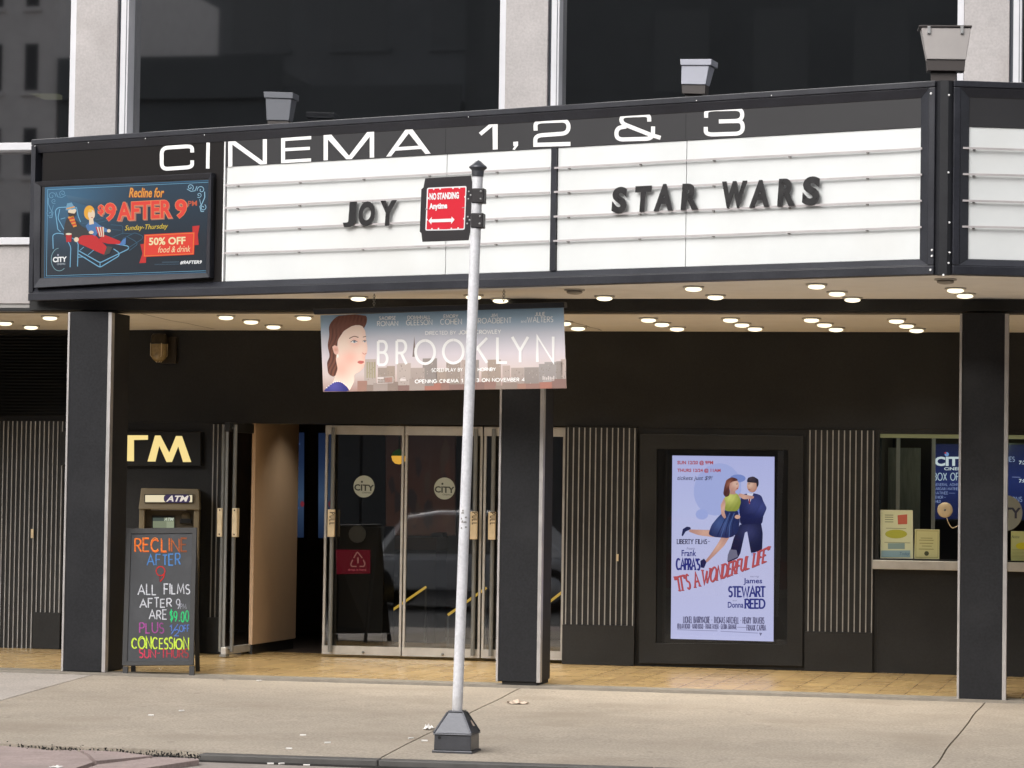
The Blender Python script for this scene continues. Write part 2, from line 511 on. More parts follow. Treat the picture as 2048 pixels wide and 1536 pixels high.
def arc(cx, cy, rx, ry, a0, a1, n=9):
    return [(cx + rx * math.cos(math.radians(a0 + (a1 - a0) * i / n)), cy + ry * math.sin(math.radians(a0 + (a1 - a0) * i / n))) for i in range(n + 1)]
GL = {  # width, strokes
 'A': (.80, [[(0, 0), (.5, 1), (1, 0)], [(.19, .36), (.81, .36)]]),
 'B': (.55, [[(0, 0), (0, 1)], [(0, 1)] + arc(.5, .76, .42, .24, 90, -90) + [(0, .52)], [(0, .52)] + arc(.55, .26, .45, .26, 90, -90) + [(0, 0)]]),
 'C': (.75, [arc(.5, .5, .5, .5, 45, 315, 16)]),
 'D': (.70, [[(0, 0), (0, 1)], [(0, 1)] + arc(.4, .5, .6, .5, 90, -90, 12) + [(0, 0)]]),
 'E': (.50, [[(1, 1), (0, 1), (0, 0), (1, 0)], [(0, .52), (.85, .52)]]),
 'F': (.50, [[(1, 1), (0, 1), (0, 0)], [(0, .52), (.85, .52)]]),
 'G': (.80, [arc(.5, .5, .5, .5, 45, 360, 16) + [(.55, .5)]]),
 'H': (.65, [[(0, 0), (0, 1)], [(1, 0), (1, 1)], [(0, .5), (1, .5)]]),
 'I': (.04, [[(.5, 0), (.5, 1)]]),
 'J': (.40, [[(1, 1), (1, .28)] + arc(.5, .28, .5, .28, 0, -170, 8)]),
 'K': (.58, [[(0, 0), (0, 1)], [(1, 1), (0.04, .48)], [(.28, .60), (1, 0)]]),
 'L': (.45, [[(0, 1), (0, 0), (1, 0)]]),
 'M': (.85, [[(0, 0), (.12, 1), (.5, .2), (.88, 1), (1, 0)]]),
 'N': (.68, [[(0, 0), (0, 1), (1, 0), (1, 1)]]),
 'O': (.92, [arc(.5, .5, .5, .5, 90, 449, 24)]),
 'P': (.52, [[(0, 0), (0, 1)], [(0, 1)] + arc(.55, .74, .45, .26, 90, -90) + [(0, .48)]]),
 'R': (.55, [[(0, 0), (0, 1)], [(0, 1)] + arc(.5, .74, .45, .26, 90, -90) + [(0, .48)], [(.45, .48), (1, 0)]]),
 'S': (.50, [arc(.5, .755, .45, .245, 35, 270, 10)[:-1] + arc(.5, .26, .48, .26, 90, -145, 10)]),
 'T': (.55, [[(0, 1), (1, 1)], [(.5, 1), (.5, 0)]]),
 'U': (.62, [[(0, 1), (0, .35)] + arc(.5, .35, .5, .35, 180, 360, 10) + [(1, 1)]]),
 'V': (.70, [[(0, 1), (.5, 0), (1, 1)]]),
 'W': (1.0, [[(0, 1), (.26, 0), (.5, .9), (.74, 0), (1, 1)]]),
 'X': (.62, [[(0, 1), (1, 0)], [(0, 0), (1, 1)]]),
 'Y': (.68, [[(0, 1), (.5, .45)], [(1, 1), (.5, .45), (.5, 0)]]),
 '0': (.58, [arc(.5, .5, .5, .5, 90, 449, 20)]),
 '1': (.30, [[(0, .75), (.8, 1), (.8, 0)]]),
 '2': (.55, [arc(.5, .72, .5, .28, 160, -20, 9) + [(0, 0), (1, 0)]]),
 '3': (.52, [arc(.42, .74, .5, .26, 150, -80, 9) + [(.25, .5)], arc(.42, .27, .56, .27, 85, -150, 10)]),
 '4': (.60, [[(.75, 0), (.75, 1), (0, .28), (1, .28)]]),
 '9': (.55, [arc(.5, .70, .5, .30, 0, 360, 16), [(1, .70), (.85, .3), (.45, 0)]]),
 '$': (.55, [arc(.5, .70, .42, .2, 35, 270, 10)[:-1] + arc(.5, .30, .45, .2, 90, -145, 10), [(.5, -.08), (.5, 1.08)]]),
 '/': (.45, [[(0, -.05), (1, 1.05)]]),
 '-': (.35, [[(0, .5), (1, .5)]]),
 "'": (.12, [[(.5, 1.02), (.4, .78)]]),
 '"': (.25, [[(.1, 1.02), (.0, .80)], [(.9, 1.02), (.8, .80)]]),
 ' ': (.35, []),
}
def ribbon(pts, w, seg_ok=True):
    """polyline -> left and right offsets with mitres"""
    p = [np.array(q, float) for q in pts]
    p = [q for i, q in enumerate(p) if i == 0 or np.linalg.norm(q - p[i - 1]) > 1e-6]
    n = len(p)
    L, R = [], []
    closed = n > 3 and np.linalg.norm(p[0] - p[-1]) < 0.02 * max(1e-6, sum(np.linalg.norm(p[i + 1] - p[i]) for i in range(n - 1)))
    for i in range(n):
        a = p[i] - p[i - 1] if i > 0 else (p[0] - p[-2] if closed else p[1] - p[0])
        b = p[i + 1] - p[i] if i < n - 1 else (p[1] - p[0] if closed else p[-1] - p[-2])
        a = a / np.linalg.norm(a); b = b / np.linalg.norm(b)
        na, nb = np.array([-a[1], a[0]]), np.array([-b[1], b[0]])
        mm = na + nb
        l = np.linalg.norm(mm)
        mm = na if l < 0.3 else mm / l
        k = 1.0 / max(0.45, mm @ na)
        L.append(p[i] + mm * k * w / 2); R.append(p[i] - mm * k * w / 2)
    return L, R
def fillet(pts, r, skip=()):
    out = []
    for i, q in enumerate(pts):
        q = np.array(q, float)
        if i in (0, len(pts) - 1) or i in skip:
            out.append(tuple(q)); continue
        a = np.array(pts[i - 1], float) - q; b = np.array(pts[i + 1], float) - q
        ra = min(r, np.linalg.norm(a) * .5); rb = min(r, np.linalg.norm(b) * .5)
        a = q + a / np.linalg.norm(a) * ra; b = q + b / np.linalg.norm(b) * rb
        for k in range(9):
            t = k / 8
            # superellipse-like corner
            out.append(tuple((1 - t) ** 2 * a + 2 * t * (1 - t) * q + t * t * b))
    return out
class Art:
    """flat print on a plane, measured off the photograph and laid on that plane"""
    def __init__(s, fr, h0=0.0, mp=None, dl=0.0012):
        s.fr, s.h0, s.mb, s.dl = fr, h0, MB(), dl
        s.mp = mp or (lambda x, y: (x, y))
        s.k = 0
    def _p(s, q, L):
        px, py = s.mp(*q)
        s.k += 0
        return hit(px, py, s.fr.o + s.fr.n * (s.h0 + L * s.dl), s.fr.n)
    def poly(s, pts, col, L=1, cols=None):
        v = [s._p(q, L) for q in pts]
        s.mb.add(v, [list(range(len(v)))], 0, cols if cols else col)
        return s
    def rect(s, x0, y0, x1, y1, col, L=1, sl=0.0, cols=None):
        d = sl * (x1 - x0)
        return s.poly([(x0, y0), (x1, y0 + d), (x1, y1 + d), (x0, y1)], col, L, cols)
    def vgrad(s, quad, stops, L=1):
        """quad TL TR BR BL, stops [(t, colour)] from top to bottom"""
        q = [np.array(a, float) for a in quad]
        for (t0, c0), (t1, c1) in zip(stops, stops[1:]):
            A = q[0] + (q[3] - q[0]) * t0; B = q[1] + (q[2] - q[1]) * t0
            C = q[1] + (q[2] - q[1]) * t1; D = q[0] + (q[3] - q[0]) * t1
            s.poly([A, B, C, D], None, L, [c0, c0, c1, c1])
        return s
    def ell(s, cx, cy, rx, ry, col, L=1, n=24, rot=0.0, a0=0, a1=360):
        c, sn = math.cos(math.radians(rot)), math.sin(math.radians(rot))
        pts = [(cx + rx * math.cos(t) * c - ry * math.sin(t) * sn, cy + rx * math.cos(t) * sn + ry * math.sin(t) * c) for t in [math.radians(a0 + (a1 - a0) * i / n) for i in range(n)]]
        return s.poly(pts, col, L)
    def line(s, pts, w, col, L=1, e=0.0):
        l, r = ribbon(pts, w)
        for i in range(len(l) - 1):
            v = [s._p(q, L + e) for q in (l[i], l[i + 1], r[i + 1], r[i])]
            s.mb.add(v, [(0, 1, 2, 3)], 0, col)
        return s
    def text(s, body, x0, y0, x1, y1, col, L=2, sl=0.0, bold=0.0, shear=0.0, spacing=1.0, warp=None, grow=0.0):
        v, f = font_mesh(body, bold, shear, spacing)
        x0, y0, x1, y1 = x0 - grow, y0 - grow, x1 + grow, y1 + grow
        pts = [warp(a, b) if warp else (x0 + (x1 - x0) * a, y1 + (y0 - y1) * b + sl * (x1 - x0) * a) for a, b in v]
        s.mb.add([s._p(q, L) for q in pts], f, 0, col)
        return s
    def strokes(s, body, x0, y0, x1, y1, col, w, L=2, sl=0.0, gap=.22, jit=0.0, serif=0.0, warp=None, cols=None, lean=0.0):
        gl = [GL[c] for c in body]
        tot = sum(g[0] for g in gl) + gap * (len(gl) - 1)
        x = 0.0
        for i, (wd, st) in enumerate(gl):
            jy, jx, js = random.uniform(-jit, jit), random.uniform(-jit, jit), 1 + random.uniform(-jit, jit)
            c = cols(i / max(1, len(gl) - 1)) if cols else col
            for k, pl in enumerate(st):
                pp = []
                for a, b in pl:
                    u = (x + wd * (a if wd > .05 else a * 1.0) + jx * .3) / tot
                    b = b * js + jy * .4
                    u += lean * b
                    pp.append(warp(u, b) if warp else (x0 + (x1 - x0) * u, y1 + (y0 - y1) * b + sl * (x1 - x0) * u))
                s.line(pp, w * (1 + random.uniform(-jit, jit)), c, L, e=(k + (i % 2) * .5) * .25)
                if serif and len(pl) < 12:
                    for (a, b), q in ((pl[0], pp[0]), (pl[-1], pp[-1])):
                        if (b < .02 or b > .98): s.line([(q[0] - serif, q[1]), (q[0] + serif, q[1])], w * .55, c, L, e=.9)
            x += wd + gap
        return s
    def shade(s, pts, fn, L=1, n=26, m_=8):
        """polygon filled in thin bands so that the print can grade smoothly"""
        P = [np.array(p, float) for p in pts]
        ys = np.linspace(min(p[1] for p in P) + .01, max(p[1] for p in P) - .01, n)
        def cut(y):
            xs_ = []
            for a, b in zip(P, P[1:] + P[:1]):
                if (a[1] <= y) != (b[1] <= y): xs_.append(a[0] + (b[0] - a[0]) * (y - a[1]) / (b[1] - a[1]))
            return (min(xs_), max(xs_)) if xs_ else None
        for y0, y1 in zip(ys[:-1], ys[1:]):
            c0, c1 = cut(y0), cut(y1)
            if not c0 or not c1: continue
            for k in range(m_):
                u0, u1 = k / m_, (k + 1) / m_
                q = [(c0[0] + (c0[1] - c0[0]) * u0, y0), (c0[0] + (c0[1] - c0[0]) * u1, y0), (c1[0] + (c1[1] - c1[0]) * u1, y1), (c1[0] + (c1[1] - c1[0]) * u0, y1)]
                s.poly(q, None, L, [fn(*p) for p in q])
        return s
    def build(s, name, ml, parent):
        return s.mb.build(name, ml, parent)
def solid_text(body, fr, quad, h0, h1, bold=0.02, mi_side=1):
    """raised letter: quad = px corners TL TR BR BL on the plane at h1"""
    v, f = font_mesh(body, bold, 0.0, 1.0, 5)
    q = [np.array(a, float) for a in quad]
    def P(a, b, h):
        t = q[0] + (q[1] - q[0]) * a; l = q[3] + (q[2] - q[3]) * a
        px = l + (t - l) * b
        g = hit(px[0], px[1], fr.o + fr.n * h1, fr.n)
        return g + fr.n * (h - h1)
    mb = MB()
    mb.add([P(a, b, h1) for a, b in v], f, 0)
    cnt = {}
    for p in f:
        for i in range(len(p)):
            e = (p[i], p[(i + 1) % len(p)])
            cnt[tuple(sorted(e))] = cnt.get(tuple(sorted(e)), 0) + 1
    for p in f:
        for i in range(len(p)):
            a, b = p[i], p[(i + 1) % len(p)]
            if cnt[tuple(sorted((a, b)))] == 1:
                mb.add([P(*v[a], h1), P(*v[a], h0), P(*v[b], h0), P(*v[b], h1)], [(0, 1, 2, 3)], mi_side)
    return mb

# ================================================================== THE SETTING
XL, XR = -17.0, 7.0
g = MB(); g.add([(-400, -300, -.32), (400, -300, -.32), (400, 500, -.32), (-400, 500, -.32)], [(0, 1, 2, 3)])
tag(g.build('ground', 'asphalt'), None, None, kind='structure')
KY = [ground(398, 1508.5), ground(1490, 1536)]
def ykerb(x):
    t = (x - KY[0][0]) / (KY[1][0] - KY[0][0])
    return KY[0][1] + (KY[1][1] - KY[0][1]) * t * .35
def zk(x):
    return zs(x, ykerb(x))
# road: gutter strip then asphalt
rd = MB()
xs = np.linspace(-60, 45, 22)
yk = 18.1
rd.box(-60, 45, 1.0, 17.2, -.31, -.075)
tag(rd.build('road', 'asphalt'), None, None, kind='structure')
gt = MB()
for a, b in zip(xs[:-1], xs[1:]):
    p = [(a, 17.2, -.30), (b, 17.2, -.30), (b, ykerb(b) - .012, -.30), (a, ykerb(a) - .012, -.30), (a, 17.2, -.066), (b, 17.2, -.066), (b, ykerb(b) - .012, zk(b) - .045), (a, ykerb(a) - .012, zk(a) - .045)]
    gt.hexa(p)
tag(gt.build('gutter', 'gutter'), None, None, kind='structure')
# kerb with a steel-faced edge, from the corner of the broken slab rightwards
xk0 = KY[0][0]
kb = MB()
for a, b in ((xk0, -4.6), (-4.595, -2.9), (-2.895, 1.0), (1.005, 6), (6.005, 45)):
    ya, yb = ykerb(a), ykerb(b)
    kb.hexa([(a, ya - .012, -.28), (b, yb - .012, -.28), (b, yb + .10, -.28), (a, ya + .10, -.28),
             (a, ya - .012, zs(a, ya) + .002), (b, yb - .012, zs(b, yb) + .002), (b, yb + .10, zs(b, yb + .1) + .002), (a, ya + .10, zs(a, ya + .1) + .002)])
tag(kb.build('kerb', 'kerb_steel', bevel=.008), None, None, kind='structure')
# sidewalk slabs with open joints
def jx(p1, p2):
    a, b = ground(*p1), ground(*p2)
    return a, b
J = [jx((160, 1357), (0, 1400)), jx((1030, 1382), (790, 1500)), jx((1950, 1428), (1865, 1536))]
def jline(j, y):
    a, b = j
    return a[0] + (b[0] - a[0]) * (y - a[1]) / (b[1] - a[1])
sw = MB()
def slab(xa0, xa1, xb0, xb1, mi=0):
    """x at kerb side (a) and at building side (b)"""
    n = 14
    y1 = YE - .004
    rows = []
    for t in np.linspace(0, 1, n):
        xl, xr = xa0 + (xb0 - xa0) * t, xa1 + (xb1 - xa1) * t
        row = []
        for s_ in np.linspace(0, 1, n):
            wob = lambda x_: .006 * math.sin(3.1 * t * 5 + x_) + .003 * math.sin(t * 23 + 2 * x_)
            x = xl + wob(round(xl)) + (xr + wob(round(xr)) - xl - wob(round(xl))) * s_
            yk_ = max(ykerb(x) + .104, 18.05) if x > xk0 else 18.22 + .02 * math.sin(x * 5)
            y = yk_ + (y1 - yk_) * t
            row.append((x, y, zs(x, y) + .0025 * math.sin(x * 2.1) * math.sin(y * 1.7)))
        rows.append(row)
    vs = [q for r in rows for q in r]
    fs = [(i * n + k, i * n + k + 1, (i + 1) * n + k + 1, (i + 1) * n + k) for i in range(n - 1) for k in range(n - 1)]
    sw.add(vs, fs, mi, smooth=True)
    rim = [k for k in range(n)] + [i * n + n - 1 for i in range(1, n)] + [n * n - 2 - k for k in range(n - 1)] + [(n - 1 - i) * n for i in range(1, n - 1)]
    o = len(sw.v)
    top = [vs[i] for i in rim]; low = [(x, y, z - .12) for x, y, z in top]
    N = len(rim)
    sw.add(top + low, [(i, i + N, (i + 1) % N + N, (i + 1) % N) for i in range(N)], mi)
G = .006
ja = [(jline(j, 18.1), jline(j, YE)) for j in J]
slab(-30, -22.01, -30, -22.01); slab(-22, -14.01, -22, -14.01)
slab(-14, ja[0][0] - G, -14, ja[0][1] - G, 1)
slab(ja[0][0] + G, ja[1][0] - G, ja[0][1] + G, ja[1][1] - G)
slab(ja[1][0] + G, ja[2][0] - G, ja[1][1] + G, ja[2][1] - G)
slab(ja[2][0] + G, 3.4, ja[2][1] + G, 3.4); slab(3.412, 9, 3.412, 9); slab(9.012, 40, 9.012, 40)
tag(sw.build('sidewalk', ['sidewalk', 'sidewalk_pale']), None, None, kind='structure')
sb = MB()
sb.hexa([(-60, 17.8, -.3), (45, 17.8, -.3), (45, 28, -.3), (-60, 28, -.3), (-60, 18.0, zs(-60, 18.0) - .035), (45, 18.0, zs(45, 18) - .035), (45, 28, zs(45, 24) - .045), (-60, 28, zs(-60, 24) - .045)])
tag(sb.build('subgrade', 'crack'), None, None, kind='structure')
# broken slabs at the foot of the driveway on the left
ap = MB()
def patch(pts, dz=0.0, mi=0):
    P3 = []
    for px, py in pts:
        q = ground(px, py)
        P3.append((q[0], q[1], q[2] + dz))
    ap.prism(P3[::-1], (0, 0, -.2), mi)
patch([(-60, 1485), (60, 1494), (100, 1499), (152, 1498), (172, 1508), (186, 1522), (120, 1545), (-60, 1545)], -.006)
patch([(160, 1499), (240, 1503), (305, 1511), (250, 1516), (192, 1521), (178, 1507)], -.002)
patch([(196, 1525), (252, 1518), (312, 1510), (396, 1513), (398, 1516), (330, 1526), (250, 1538), (150, 1546), (128, 1547)], -.012)
patch([(-400, 1475), (-66, 1479), (-66, 1545), (-400, 1545)], -.004)
tag(ap.build('driveway_apron', 'gutter_pink'), None, None, kind='structure')
rb = MB()
for i in range(330):                  # grit and dead leaves packed in the open crack
    t = random.random()
    px = -40 + 440 * t
    py = 1484 + 27 * t + random.gauss(0, 2.6)
    q = ground(px, py)
    r = random.uniform(.003, .011)
    a = random.uniform(0, 6.3)
    P3 = [q + np.array([r * math.cos(a + k * 2.1) * random.uniform(.6, 1.3), r * math.sin(a + k * 2.1), random.uniform(-.012, .001) + (.007 if i % 9 == 0 else 0)]) for k in range(3)]
    rb.add(P3 + [q + np.array([0, 0, -.02])], [(0, 1, 2), (0, 3, 1), (1, 3, 2), (2, 3, 0)], random.choice((0, 0, 0, 0, 1)))
tag(rb.build('crack_debris', ['crack', 'kerb_stone']), None, None, kind='stuff')
# tiled arcade floor with a stone border
tf = MB()
def strip(mb, ya, yb, dz, mi, x0=XL - 3, x1=XR + 3):
    mb.hexa([(x0, ya, -.2), (x1, ya, -.2), (x1, yb, -.2), (x0, yb, -.2), (x0, ya, zf(x0) + dz), (x1, ya, zf(x1) + dz), (x1, yb, zf(x1) + dz), (x0, yb, zf(x0) + dz)], mi)
strip(tf, YE, YE + .30, 0, 1)
strip(tf, YE + .303, YB + .6, 0.001, 0)
tag(tf.build('tiled_floor', ['tile_floor', 'kerb_stone']), None, None, kind='structure')
# the far side of the street, behind the photographer
fs_ = MB(); fs_.box(-60, 45, -4.5, .99, -.31, -.002)
tag(fs_.build('far_pavement', 'sidewalk'), None, None, kind='structure')

# ================================================================== THE CINEMA BUILDING
bld = thing('cinema_building', 'black and pale stone cinema building with deep arcade under tall dark windows', 'building', (-5, YC, 0))
U = lambda px, py, fr=FC, h=0.0: fr.px(px, py, h)[0]
W = lambda px, py, fr=FC, h=0.0: fr.px(px, py, h)[1]
ztop = 11.5
zsp = W(200, 607)                                            # underside of the stone band
zl1, zl0 = W(30, 475), W(30, 490)                            # lower ledge
zt1, zt0 = W(30, 285), W(30, 300)                            # transom ledge
PIL = [(U(138, 140), U(255, 140)), (U(998, 110), U(1117.5, 110)), (U(1914.5, 80), U(2043, 80))]
d1 = PIL[1][0] - PIL[0][0]
PIL = [(PIL[0][0] - d1, PIL[0][1] - d1)] + PIL + [(PIL[2][0] + d1, PIL[2][1] + d1)]
# stone band below the windows
s1 = MB()
s1.fbox(FC, XL, XR, -.30, -.02, zsp, zl0)
s1.build('spandrel_wall', 'stone', bld, bevel=.004)
s2 = MB(); s2.fbox(FC, XL, XR, -.30, -.035, zsp - .035, zsp - .002); s2.build('edge_trim', 'grey_metal', bld)
led = MB()
for (a, b) in zip([XL] + [p[1] for p in PIL], [p[0] for p in PIL] + [XR]):
    if b - a < .3: continue
    led.fbox(FC, a + .003, b - .003, -.24, .015, zl0 + .002, zl1)
led.build('window_ledge', 'white_metal', bld, bevel=.006)
for (a, b) in PIL:
    w = b - a
    t = w / (255 - 138)
    p = MB()
    p.fbox(FC, a + 12.5 * t, a + 95 * t, -.30, 0.0, zl0 + .004, ztop)
    po = p.build('pilaster', 'stone', bld, bevel=.004)
    q = MB(); q.fbox(FC, a + 0 * t, a + 11.5 * t, -.22, -.02, zl1 + .002, ztop); q.fbox(FC, a + 102 * t, a + 117 * t, -.22, -.005, zl1 + .002, ztop)
    q.fbox(FC, a + 112.5 * t, a + 113.5 * t, -.005, -.001, zl1 + .002, ztop, 1)
    q.build('mullion', ['white_metal', 'dark_joint'], po)
    j = MB(); j.fbox(FC, a + 95.2 * t, a + 101.8 * t, -.22, -.05, zl1 + .002, ztop); j.fbox(FC, a + 11.6 * t, a + 12.4 * t, -.22, -.03, zl1 + .002, ztop)
    j.build('joint', 'dark_joint', po)
for (a, b) in zip([XL] + [p[1] for p in PIL], [p[0] for p in PIL] + [XR]):
    if b - a < .3: continue
    fr = MB()
    fr.fbox(FC, a, b, -.23, -.01, zt0, zt1)
    fo = fr.build('window_frame', 'white_metal', bld, bevel=.005)
    pn = MB()
    pn.add([FC.pt(a, -.17, zl1), FC.pt(b, -.17, zl1), FC.pt(b, -.17, zt0), FC.pt(a, -.17, zt0)], [(0, 1, 2, 3)])
    pn.add([FC.pt(a, -.17, zt1), FC.pt(b, -.17, zt1), FC.pt(b, -.17, ztop), FC.pt(a, -.17, ztop)], [(0, 1, 2, 3)])
    pn.build('pane', 'upper_glass', fo)
# dark rooms behind, roof, sides and back
sh = MB()
sh.fbox(FC, XL, XR, -1.9, -1.8, ZCEIL + .2, ztop)
sh.fbox(FC, XL, XR, -8.5, .02, ztop + .002, ztop + .4)
sh.fbox(FC, XL - .25, XL - .002, -8.5, -.001, -.2, ztop)
sh.fbox(FC, XR + .002, XR + .25, -8.5, -.001, -.2, ztop)
sh.fbox(FC, XL, XR, -8.5, -8.3, -.2, ztop)
sh.build('upper_structure', 'room_dark', bld)
# arcade ceiling with its front beam
cl = MB()
cl.fbox(FC, XL, XR, -(YB - YC) - .002, -.262, ZCEIL, ZCEIL + .12)
cl.build('ceiling', 'plaster', bld)
for (p1, p2) in (((256, 622), (425, 658)), ((1130, 641), (1204, 661))):     # settlement cracks in the plaster
    cj = MB()
    a = hit(*p1, (0, 0, ZCEIL - .0015), Z0); b = hit(*p2, (0, 0, ZCEIL - .0015), Z0)
    pts = [a + (b - a) * t + np.array([random.uniform(-.02, .02), 0, 0]) for t in np.linspace(0, 1, 7)]
    for p, q in zip(pts[:-1], pts[1:]):
        cj.add([p + (-.006, 0, 0), p + (.006, 0, 0), q + (.006, 0, 0), q + (-.006, 0, 0)], [(0, 1, 2, 3)])
    cj.build('ceiling_crack', 'kerb_steel', bld)
bm = MB()
xm0 = U(62, 600)
xm1 = xm0 + 15.6
for a_, b_ in ((XL, xm0), (xm1, XR)):
    if b_ > a_: bm.fbox(FC, a_, b_, -.26, -.04, ZBEAM, zsp - .037)
bm.fbox(FC, xm0 + .001, min(xm1, XR) - .001, -.26, .036, ZBEAM, ZSOF + .03)
bm.fbox(FC, XL, XR, -.262, -.05, ZBEAM - .010, ZBEAM - .002, 1)
bm.build('front_beam', ['wall_black', 'beam_tan'], bld)
# columns
FCC = wallframe(YC - .2)
def column(a, b, off=.03):
    FC = FCC
    d = .52
    c = MB()
    x0, x1 = a, b
    zb = zs((a + b) / 2, YC - .2)
    c.fbox(FC, x0 + .022, x1 - .022, -d, 0, zb + off, ZBEAM - .025)
    co = c.build('column', 'column_panel', bld, bevel=.004)
    e = MB(); e.fbox(FC, x0, x0 + .019, -.06, .004, zb + off - .004, ZBEAM - .03); e.build('edge_strip', 'column_strip', co, bevel=.003)
    e = MB(); e.fbox(FC, x1 - .032, x1, -.07, .004, zb + off - .004, ZBEAM - .03); e.build('edge_strip', 'column_strip', co, bevel=.003)
    e = MB(); e.fbox(FC, x0 + .05, x1 - .03, -d + .03, -.015, zb - .06, zb + off - .001); e.build('base', 'column_base', co)
V = lambda px, py: U(px, py, FCC)
cols = [(V(133, 800), V(221, 800)), (V(998, 900), V(1087, 900)), (V(1917.5, 900), V(2016, 900))]
sp = cols[1][0] - cols[0][0]
cols = [(cols[0][0] - sp, cols[0][1] - sp)] + cols + [(cols[2][0] + sp, cols[2][1] + sp)]
for (a, b), off in zip(cols, (.03, .027, .050, .012, .02)): column(a, b, off)
# back wall of the arcade
UB = lambda px, py=1080: FB.px(px, py)[0]
WB = lambda px, py: FB.px(px, py)[1]
zhead = WB(900, 850)
xo0, xo1 = UB(486), UB(1128)
xp0, xp1 = UB(1283), UB(1606)
xb0 = UB(1757)
zb1, zb0 = WB(1830, 868), WB(1830, 1118)
xb1 = xb0 + 2.4
bw = MB()
bw.fbox(FB, XL, XR, -.25, 0, zhead, ZCEIL + .1)                 # band above the doors
bw.fbox(FB, XL, xo0, -.25, -.001, -.1, zhead - .001)
bw.fbox(FB, xo1, xb0, -.25, -.001, -.1, zhead - .001)
bw.fbox(FB, xb0 + .0005, xb1, -.25, -.001, -.1, zb0)
bw.fbox(FB, xb0 + .0005, xb1, -.25, -.001, zb1, zhead - .001)
bw.fbox(FB, xb1 + .0005, XR, -.25, -.001, -.1, zhead - .001)
bw.fbox(FB, xp0, UB(1614), 0.001, .012, zhead - .004, zhead + .012)
bw.build('back_wall', 'wall_black', bld)
lv = MB()                                                       # ventilation louvre at the far left
xv1 = UB(140)
n = 26
z0_, z1_ = WB(60, 832), WB(60, 664)
for i in range(n):
    z = z0_ + (z1_ - z0_) * i / n
    h = (z1_ - z0_) / n
    lv.hexa([FB.pt(XL, .03, z), FB.pt(xv1, .03, z), FB.pt(xv1, .002, z + h * .7), FB.pt(XL, .002, z + h * .7), FB.pt(XL, .036, z), FB.pt(xv1, .036, z), FB.pt(xv1, .008, z + h * .72), FB.pt(XL, .008, z + h * .72)])
lv.build('louvre', 'case_black', bld)
def ribbed(x0, x1, zbot, ztp, step, proud=.03, kick=None, first=0.0):
    p = MB()
    if kick is not None:
        p.fbox(FB, x0, x1, .002, proud + .025, kick, zbot - .001)
    p.fbox(FB, x0, x1, .001, proud, zbot, ztp)
    po = p.build('ribbed_panel', 'wall_black', bld)
    x = x0 + step * .5 + first
    r = MB()
    while x < x1 - .004:
        r.fbox(FB, x - .005, x + .005, proud, proud + .010, zbot + .002, ztp - .004)
        x += step
    r.build('ribs', 'rib_metal', po)
stp = (UB(1270) - UB(1133)) / 12.3
zfl = lambda x: zf(x) + .004
x75 = UB(73)
ribbed(UB(-160), x75, WB(60, 1297), WB(60, 842), stp * .88, first=.0)
ribbed(x75 + .002, UB(127), WB(100, 1225), WB(100, 842), stp * .88, kick=zfl(x75))
ribbed(UB(421), UB(459), WB(440, 1235), WB(440, 848), stp * .86, kick=zfl(-8.3))
ribbed(UB(1130), UB(1273), WB(1200, 1250), WB(1200, 855), stp, proud=.05, kick=zfl(-4.9))
ribbed(UB(1613), UB(1748), WB(1680, 1264), WB(1680, 860), stp, proud=.03, kick=zfl(-2.8))
dl = MB(); dl.fbox(FB, UB(66), UB(71), .05, .062, WB(68, 1076), WB(68, 1058)); dl.build('lock_plate', 'brass', bld)
dl = MB(); dl.fbox(FB, UB(1236), UB(1240), .07, .078, WB(1238, 1122), WB(1238, 1108)); dl.build('lock_plate', 'brass', bld)
# entrance: vestibule and lobby behind the glass doors
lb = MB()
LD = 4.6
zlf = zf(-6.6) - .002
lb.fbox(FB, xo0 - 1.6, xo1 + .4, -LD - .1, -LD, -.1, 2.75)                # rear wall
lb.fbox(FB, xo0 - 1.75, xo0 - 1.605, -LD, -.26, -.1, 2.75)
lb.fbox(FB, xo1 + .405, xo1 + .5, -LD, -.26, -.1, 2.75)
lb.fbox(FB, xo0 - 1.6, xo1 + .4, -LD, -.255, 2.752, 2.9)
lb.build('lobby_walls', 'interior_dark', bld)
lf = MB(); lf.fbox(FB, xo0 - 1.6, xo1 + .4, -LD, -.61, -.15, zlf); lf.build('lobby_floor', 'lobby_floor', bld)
# beige return wall just inside the open leaf
yw0 = YB + .06
xw = wallframe(yw0).px(508, 1080)[0]
_d = ray(592, 1080); yw1 = xw * _d[1] / _d[0]
bwall = MB()
bwall.hexa([(xw - .035, yw0, zlf + .10), (xw, yw0, zlf + .10), (xw + .012, yw1, zlf + .10), (xw - .035, yw1, zlf + .10),
            (xw - .035, yw0, 2.74), (xw, yw0, 2.74), (xw + .012, yw1, 2.74), (xw - .035, yw1, 2.74)])
bwall.box(xw - .03, xw - .004, yw0 + .02, yw1 - .02, zlf, zlf + .098, 1)
bwall.build('vestibule_wall', ['lobby_beige', 'black_plastic'], bld)
